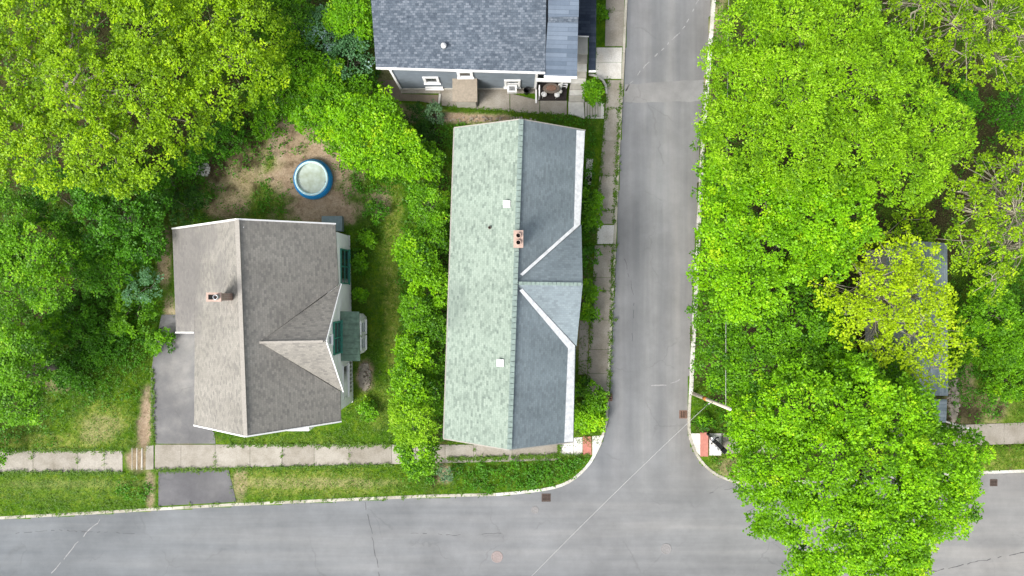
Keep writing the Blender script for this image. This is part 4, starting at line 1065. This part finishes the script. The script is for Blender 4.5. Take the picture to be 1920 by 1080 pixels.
for k, (px, py, r, tp, kd, lb) in enumerate([
    (545, 40, 45, 4.0, 'mid', 'green thicket tree at the top, left of the blue grey one'),
    (600, 60, 42, 3.6, 'blue', 'blue grey leaved tree at the top beside the slate roof'),
    (660, 30, 40, 4.2, 'mid', 'green thicket tree in the top corner against the slate roof'),
    (655, 105, 38, 3.4, 'blue', 'blue grey leaved shrub left of the slate house wall'),
    (560, 120, 42, 3.6, 'mid', 'green thicket tree in the middle of the upper thicket'),
    (520, 180, 42, 3.0, 'mid', 'green thicket shrub above the bare dirt yard'),
    (610, 150, 40, 3.2, 'mid', 'green thicket shrub left of the patio pavers'),
    (680, 165, 30, 2.4, 'mid', 'green thicket shrub at the lower left slate house corner'),
    (600, 215, 42, 3.2, 'mid', 'green shrub directly above the paddling pool'),
    (660, 225, 45, 3.8, 'maple', 'bright green shrub above and right of the pool'),
    (710, 225, 42, 3.6, 'maple', 'bright green shrub below the patio pavers'),
    (745, 285, 45, 3.6, 'maple', 'bright green shrub right of the pool near the mint roof'),
    (690, 285, 38, 3.0, 'maple', 'bright green shrub directly right of the pool dirt'),
    (790, 300, 30, 3.0, 'maple', 'bright green shrub touching the top left of the mint roof'),
    (640, 262, 26, 2.2, 'mid', 'mid green shrub overhanging the upper right pool dirt'),
    (815, 213, 17, 1.2, 'silver', 'silvery green bush at the patio edge'),
    (780, 222, 24, 1.0, 'deep', 'very dark bush left of the silvery green bush'),
    (800, 252, 20, .9, 'deep', 'very dark low bush above the mint roof corner'),
    ]):
    T('thicket_shrub', lb, 'shrub', kd, [(px, py, r), (px + r * .6, py + r * .4, r * .6, -.4), (px - r * .6, py + r * .2, r * .65, -.3), (px + r * .1, py - r * .6, r * .6, -.3)], tp, trunk_r=.06, twigs=.06, seed=50 + k)
# hedge row between the houses, from the pavement upwards
ordn = ['first', 'second', 'third', 'fourth', 'fifth', 'sixth', 'seventh', 'eighth', 'ninth', 'tenth', 'eleventh', 'twelfth']
hed = [(775, 852, 40, 3.6, 'maple'), (765, 790, 50, 4.6, 'feather'), (806, 745, 34, 3.4, 'mid'), (758, 725, 40, 4.2, 'maple'), (802, 680, 36, 2.8, 'mid'), (766, 662, 38, 3.4, 'maple'),
       (802, 615, 36, 3.0, 'mid'), (770, 590, 38, 2.8, 'mid'), (795, 540, 40, 2.8, 'maple'), (768, 480, 40, 3.2, 'maple'), (802, 445, 34, 2.6, 'mid'), (790, 385, 42, 3.0, 'mid')]
for k, (px, py, r, tp, kd) in enumerate(hed):
    px += 13 if k > 1 else 8; r *= .84; px = min(px, 812)
    T('hedge_shrub', 'shrub in the row between the two houses, %s counted up from the sidewalk' % ordn[k], 'shrub', kd,
      [(px, py, r), (px + r * .45, py + r * .5, r * .6, -.3), (px - r * .4, py - r * .5, r * .65, -.2), (px - r * .2, py + r * .6, r * .5, -.4)], tp, trunk_r=.06, twigs=.08, group='row of shrubs between the two houses', seed=80 + k)
for k, (px, py, r, tp, kd, lb, cat) in enumerate([
    (706, 396, 22, .9, 'dark', 'small round green bush on the lawn right of the grey roof corner', 'bush'),
    (676, 490, 14, .7, 'mid', 'white speckled green bush by the wide green window', 'bush'),
    (690, 446, 13, .6, 'mid', 'small light green bush at the top right corner of the white house', 'bush'),
    (678, 552, 10, .5, 'mid', 'low green bush on the lawn just above the bay window', 'bush'),
    (692, 768, 15, .5, 'mid', 'low green bush at the lower right corner of the white house', 'bush'),
    (1109, 375, 19, 1.5, 'mid', 'green bush at the mint roofed house by the upper pale slab', 'bush'),
    (1108, 412, 16, 1.3, 'mid', 'green bush just left of the white sidewalk slab', 'bush'),
    (1103, 480, 18, 1.1, 'dark', 'dark green bush below the white sidewalk slab', 'bush'),
    (1100, 545, 17, 1.1, 'mid', 'green bush at the end of the mint house cross gable', 'bush'),
    (1100, 585, 15, 1.0, 'mid', 'green bush at the top of the narrow side path', 'bush'),
    (1106, 740, 30, 1.2, 'mid', 'large dense green bush at the corner above the white ramp', 'bush'),
    (1106, 784, 26, .9, 'maple', 'bright green low bush next to the red pad ramp', 'bush'),
    (1112, 172, 20, 1.2, 'mid', 'round green bush beside the entry stairs of the slate house', 'bush'),
    (1124, 24, 9, .7, 'mid', 'tiny round green bush beside the top of the sidewalk', 'bush'),
    (833, 886, 14, .9, 'silver', 'small pale bush on the verge below the hedge row', 'bush'),
    (1322, 790, 10, .7, 'mid', 'small green bush on the corner turf below the utility pole', 'bush')]):
    T('bush', lb, cat, kd, [(px, py, r), (px + r * .35, py + r * .4, r * .7, -.1), (px - r * .3, py - r * .3, r * .7, -.1)], tp, trunk_r=.035, twigs=.02, seed=120 + k, rzf=.5)
# --- right side
T('ash_tree', 'tall feathery yellow green tree overhanging the upper right kerb', 'tree', 'feather',
  [(1400, 60, 60), (1480, 50, 80), (1570, 60, 80), (1650, 110, 65), (1400, 160, 70), (1490, 160, 95, .8), (1590, 170, 90, .8), (1690, 200, 75, .2), (1755, 250, 62, -.2), (1400, 270, 75), (1500, 270, 95, .8), (1600, 280, 85, .5), (1700, 320, 72), (1350, 230, 40, -.6), (1345, 110, 30, -1), (1500, -50, 90)], 9.8, trunk=(1480, 200), trunk_r=.34, seed=200)
T('maple_tree', 'dense bright green tree below the feathery one beside the kerb', 'tree', 'maple',
  [(1370, 340, 50, -.3), (1430, 380, 65), (1510, 390, 75, .6), (1585, 400, 62, .3), (1370, 430, 58), (1450, 465, 75, .3), (1550, 470, 55), (1345, 500, 42, -.5), (1410, 540, 65)], 8.6, trunk=(1440, 440), trunk_r=.3, seed=201)
T('maple_tree', 'mid green tree beside the kerb above the utility pole', 'tree', 'mid',
  [(1350, 590, 50, -.3), (1420, 610, 65), (1500, 590, 60), (1350, 670, 48, -.2), (1420, 690, 65, .3), (1500, 680, 60), (1560, 660, 40, -.4), (1362, 705, 34, -.8), (1545, 600, 35, -.6)], 7.4, trunk=(1420, 640), trunk_r=.25, seed=202)
T('maple_tree', 'huge bright green maple overhanging the lower road', 'tree', 'maple',
  [(1420, 790, 55, -1.2), (1398, 800, 26, -2.0), (1402, 855, 24, -2.4), (1500, 770, 85), (1600, 760, 80, .3), (1690, 780, 68), (1450, 870, 70, -.6), (1550, 880, 100, .8), (1660, 880, 95, .9), (1755, 860, 72), (1805, 850, 45, -.8), (1470, 960, 62, -.6), (1560, 1000, 90, .3), (1660, 990, 88, .4), (1750, 950, 62, -.3), (1800, 940, 36, -1), (1620, 1070, 80), (1700, 1050, 38, -.5), (1530, 1060, 40, -1)], 9.5, trunk=(1560, 860), trunk_r=.4, seed=203)
T('young_maple_tree', 'thin yellow leaved tree spreading over the blue grey roof', 'tree', 'gold',
  [(1600, 530, 62), (1660, 500, 60), (1690, 560, 70, .3), (1620, 600, 65), (1700, 630, 60), (1750, 620, 50, -.3), (1640, 650, 40, -.4), (1745, 690, 42, -.5), (1800, 655, 28, -.7), (1540, 550, 28, -.5), (1720, 500, 45, -.3), (1650, 560, 60, .2), (1580, 590, 40), (1740, 560, 40, -.2), (1700, 680, 30, -.6), (1680, 470, 40, .1), (1755, 560, 34, -.3)], 8.3, trunk=(1660, 575), trunk_r=.2, twigs=.4, seed=204)
T('young_maple_tree', 'sparse yellow green tree with pale branches at the right edge', 'tree', 'sparse',
  [(1850, 340, 65), (1900, 300, 60), (1820, 400, 60), (1890, 400, 75, .4), (1860, 470, 65), (1920, 480, 60), (1800, 470, 45, -.4), (1790, 360, 40, -.5), (1850, 530, 40, -.5)], 8.8, trunk=(1900, 400), trunk_r=.24, twigs=.45, seed=205)
T('young_maple_tree', 'sparse yellow green tree in the upper right corner', 'tree', 'sparse',
  [(1700, 30, 60), (1770, 50, 70), (1850, 40, 75), (1800, 110, 60), (1870, 120, 55, -.2), (1740, 110, 45, -.5), (1920, 80, 60), (1650, 10, 45, -.4), (1800, -40, 80)], 8.6, trunk=(1810, 60), trunk_r=.24, twigs=.35, seed=206)
for k, (px, py, r, tp, kd, lb) in enumerate([
    (1905, 210, 40, 3.2, 'dark', 'dark green tree at the right edge between the two sparse trees'),
    (1800, 190, 30, 2.2, 'dark', 'small dark tree in the gap right of the feathery tree'),
    (1700, 430, 42, 4.8, 'sparse', 'thin yellow green tree just above the blue grey roof'),
    (1850, 580, 50, 3.4, 'mid', 'green tree right of the blue grey roof, the upper one'),
    (1905, 640, 48, 3.0, 'mid', 'green tree on the right edge beside the blue grey house'),
    (1840, 650, 40, 1.6, 'mid', 'low green tree right of the lower blue grey roof'),
    (1890, 710, 38, 1.2, 'mid', 'low green tree on the right edge above the lawn'),
    (1570, 700, 50, 4.2, 'dark', 'darker green tree between the yellow tree and the huge maple'),
    (1655, 700, 52, 5.6, 'mid', 'green tree overhanging the left edge of the blue grey roof'),
    (1330, 250, 16, 1.2, 'mid', 'low green sprout tree at the kerb under the feathery tree')]):
    T('small_tree', lb, 'tree', kd, [(px, py, r), (px + r * .6, py + r * .4, r * .6, -.4), (px - r * .6, py + r * .3, r * .6, -.4), (px, py - r * .6, r * .6, -.3)], tp, trunk_r=.08, twigs=.08, seed=230 + k)

# ------------------------------------------------------------------ grass and ground cover
HOUSES = [[(323, 424), (640, 424), (640, 805), (366, 805)], [(850, 245), (1092, 250), (1070, 825), (836, 820)], [(705, -300), (1115, -300), (1115, 165), (715, 165)], [(1600, 450), (1776, 450), (1776, 742), (1600, 742)]]
PAVE = [[(1100, -300), (1180, -300), (1168, 150), (1146, 745), (1095, 745), (1118, 150)], [(288, 831), (1140, 831), (1140, 855), (700, 876), (288, 882)], [(-300, 838), (292, 838), (292, 883), (-300, 883)], drv, apr,
        [(715, 150), (1068, 150), (1140, 190), (1136, 224), (1063, 219), (900, 208), (825, 200), (730, 190)], [(1284, 808), (1358, 808), (1358, 857), (1310, 857)], [(1350, 808), (2250, 782), (2250, 822), (1350, 850)]]
def scatter(n, box, test, rng):
    px = rng.uniform(box[0], box[1], n); py = rng.uniform(box[2], box[3], n)
    return px, py
def free(px, py, pads=True):
    x = (px - 960) / S; y = (540 - py) / S
    ok = ~inside(road_xy, x, y) & (seg_dist(road_xy, x, y) > .28)
    for q in HOUSES + (PAVE if pads else []):
        ok &= ~inside(np.array(q, float), px, py)
    return ok
def tufts(name, px, py, z0, hgt, L, Wd, k, tint, mat, label, cat, spread=.12):
    rng = np.random.default_rng(5); n = len(px)
    c = np.stack([(px - 960) / S, (540 - py) / S, z0], 1)
    c = np.repeat(c, k, 0) + np.concatenate([rng.normal(size=(n * k, 2)) * spread, np.zeros((n * k, 1))], 1)
    a = rng.random(n * k) * 6.283; d = np.stack([np.cos(a), np.sin(a), rng.uniform(.15, 1.0, n * k) * hgt], 1); d = unit(d)
    c[:, 2] += rng.random(n * k) * hgt * .25
    nn = unit(np.stack([-d[:, 0] * d[:, 2], -d[:, 1] * d[:, 2], d[:, 0] ** 2 + d[:, 1] ** 2], 1)); sd = unit(np.cross(nn, d))
    l = (L * rng.uniform(.6, 1.4, (n * k, 1))); w = Wd * rng.uniform(.6, 1.4, (n * k, 1))
    V = np.stack([c, c + d * l * .5 + sd * w * .5, c + d * l, c + d * l * .5 - sd * w * .5], 1).reshape(-1, 3)
    o = quads_mesh(name, V, np.repeat(tint, k) + rng.normal(size=n * k) * .12, mat); tag(o, label, cat, None, 'stuff'); return o
rg = np.random.default_rng(77)
N = 120000
px = rg.uniform(-150, 2070, N); py = rg.uniform(-100, 960, N)
d_ = blob(px, py, DIRT, 3, .55); l_ = blob(px, py, LITTER, 21, .8); dr = blob(px, py, DRY, 9, .55)
ok = free(px, py) & (rg.random(N) > d_ * 1.15) & (rg.random(N) > l_ * .9)
px, py, dr = px[ok], py[ok], dr[ok]
tufts('lawn_grass', px, py, gh(px, py) + .0, .7, .12, .045, 4, .15 + .35 * fbm(px / 40, py / 40, 8) + dr * .55 * rg.random(len(px)), 'leaf_grass', 'short mown grass with yellowish patches on the lawns and verges', 'grass')
# turf and weeds creeping over the pavement edges and out of the joints
ex = []; ey = []
def creep(a, b, n, sp_=1.6):
    k = rg.random(n); ex.append(a[0] + (b[0] - a[0]) * k + rg.normal(size=n) * sp_); ey.append(a[1] + (b[1] - a[1]) * k + rg.normal(size=n) * sp_)
for a, b, n in (((292, 881), (735, 872), 420), ((430, 833), (735, 834), 200), ((-20, 882), (240, 882), 260), ((-20, 841), (240, 841), 160), ((835, 860), (1046, 854), 260), ((1048, 854), (1105, 854), 60), ((1139, 151), (1115, 460), 120), ((1115, 460), (1102, 742), 110),
                ((1163, 160), (1150, 420), 130), ((1150, 460), (1141, 740), 150), ((1048, 822), (1048, 853), 40), ((830, 202), (1063, 219), 160), ((288, 690), (290, 832), 120), ((1350, 853), (1800, 838), 120), ((1830, 838), (1930, 838), 60), ((298, 949), (443, 942), 14), ((442, 942), (930, 926), 60), ((0, 968), (298, 950), 50), ((1324, 140), (1296, 640), 160)):
    creep(a, b, n)
for x_ in (72, 155, 204, 405, 530, 655, 888): creep((x_, 840), (x_, 876), 5, .7)
for y_ in (22, 205, 330, 395, 460, 545, 600): creep((1122, y_), (1158, y_), 7, .7)
ex = np.concatenate(ex); ey = np.concatenate(ey)
tufts('edge_weeds', ex, ey, gh(ex, ey) + .03, .5, .12, .05, 6, .2 + .5 * rg.random(len(ex)), 'leaf_grass', 'grass and weeds creeping over the pavement edges and joints', 'weeds', .05)
# broad-leaved ground cover
GC = [(960, 890, 130, 26, 1), (1060, 872, 50, 20, 1), (870, 885, 30, 24, .9), (240, 640, 70, 60, .8), (180, 700, 90, 50, .55), (210, 560, 90, 100, .8), (680, 490, 14, 40, .6), (440, 250, 90, 50, .6), (340, 350, 60, 60, .7), (500, 380, 40, 25, .5), (260, 920, 30, 24, .8),
      (820, 560, 40, 320, .9), (775, 560, 22, 300, .6), (1112, 290, 16, 60, .8), (840, 250, 30, 25, .8), (1070, 222, 40, 14, .8), (1340, 790, 30, 25, .7), (1400, 870, 40, 25, .3), (1830, 700, 70, 90, .8), (700, 310, 60, 60, .7), (1560, 300, 260, 320, .25), (150, 250, 300, 250, .3),
      (1600, 640, 100, 60, .5), (590, 120, 130, 120, .6), (1880, 560, 60, 120, .8), (1340, 400, 30, 380, .6), (30, 600, 100, 220, .6), (1100, 450, 14, 160, .8)]
N = 90000
px = rg.uniform(-60, 1980, N); py = rg.uniform(-60, 950, N); g_ = blob(px, py, GC, 33, .6)
ok = free(px, py) & (rg.random(N) < g_ * .55)
px, py = px[ok], py[ok]
cl = np.stack([(px - 960) / S, (540 - py) / S, gh(px, py) + rg.uniform(.05, .35, len(px)) * (.4 + fbm(px / 25, py / 25, 3))], 1)
V, TT = leaves(cl, rg.uniform(.12, .26, len(cl)), .15 + .6 * fbm(px / 18, py / 18, 14), 9, .13, .09, rng=rg)
o = quads_mesh('ground_cover', V, TT, 'leaf_dark'); tag(o, 'low broad leaved weeds covering the verge, yard edges and ground under the trees', 'ground cover', None, 'stuff')
# flowers: pale specks
# ------------------------------------------------------------------ light, sky, camera
sd = Vector((-.50, -.45, .74)).normalized()     # towards the light
el = math.asin(sd.z); az = math.atan2(sd.x, sd.y)
sun = bpy.data.lights.new('sun', 'SUN'); sun.energy = 2.0; sun.angle = math.radians(24); sun.color = (1, .945, .84)
so = bpy.data.objects.new('sun', sun); so.rotation_euler = (-sd).to_track_quat('-Z', 'Y').to_euler(); so.location = (0, 0, 60); C.objects.link(so)
w = bpy.data.worlds.new('World'); bpy.context.scene.world = w; w.use_nodes = True; nt = w.node_tree; nt.nodes.clear()
sk = nt.nodes.new('ShaderNodeTexSky'); sk.sky_type = 'NISHITA'; sk.sun_disc = False; sk.sun_elevation = el; sk.sun_rotation = az; sk.dust_density = 4; sk.air_density = 1.0; sk.ozone_density = 1
hs = nt.nodes.new('ShaderNodeHueSaturation'); hs.inputs['Saturation'].default_value = .28
bg = nt.nodes.new('ShaderNodeBackground'); bg.inputs['Strength'].default_value = .14
ow = nt.nodes.new('ShaderNodeOutputWorld'); nt.links.new(sk.outputs[0], hs.inputs['Color']); nt.links.new(hs.outputs[0], bg.inputs[0]); nt.links.new(bg.outputs[0], ow.inputs[0])
cam = bpy.data.cameras.new('camera'); cam.lens = 36 * H / (1920 / S); cam.sensor_width = 36; cam.clip_end = 3000
co = bpy.data.objects.new('camera', cam); co.location = (0, 0, H); co.rotation_euler = (0, 0, 0); C.objects.link(co); bpy.context.scene.camera = co
sc = bpy.context.scene
sc.view_settings.view_transform = 'Standard'; sc.view_settings.look = 'None'; sc.view_settings.gamma = 1; sc.view_settings.exposure = .76
sc.cycles.max_bounces = 6; sc.cycles.diffuse_bounces = 3; sc.cycles.transmission_bounces = 4
print('FACES', sum(len(o.data.polygons) for o in bpy.data.objects if o.type == 'MESH'))
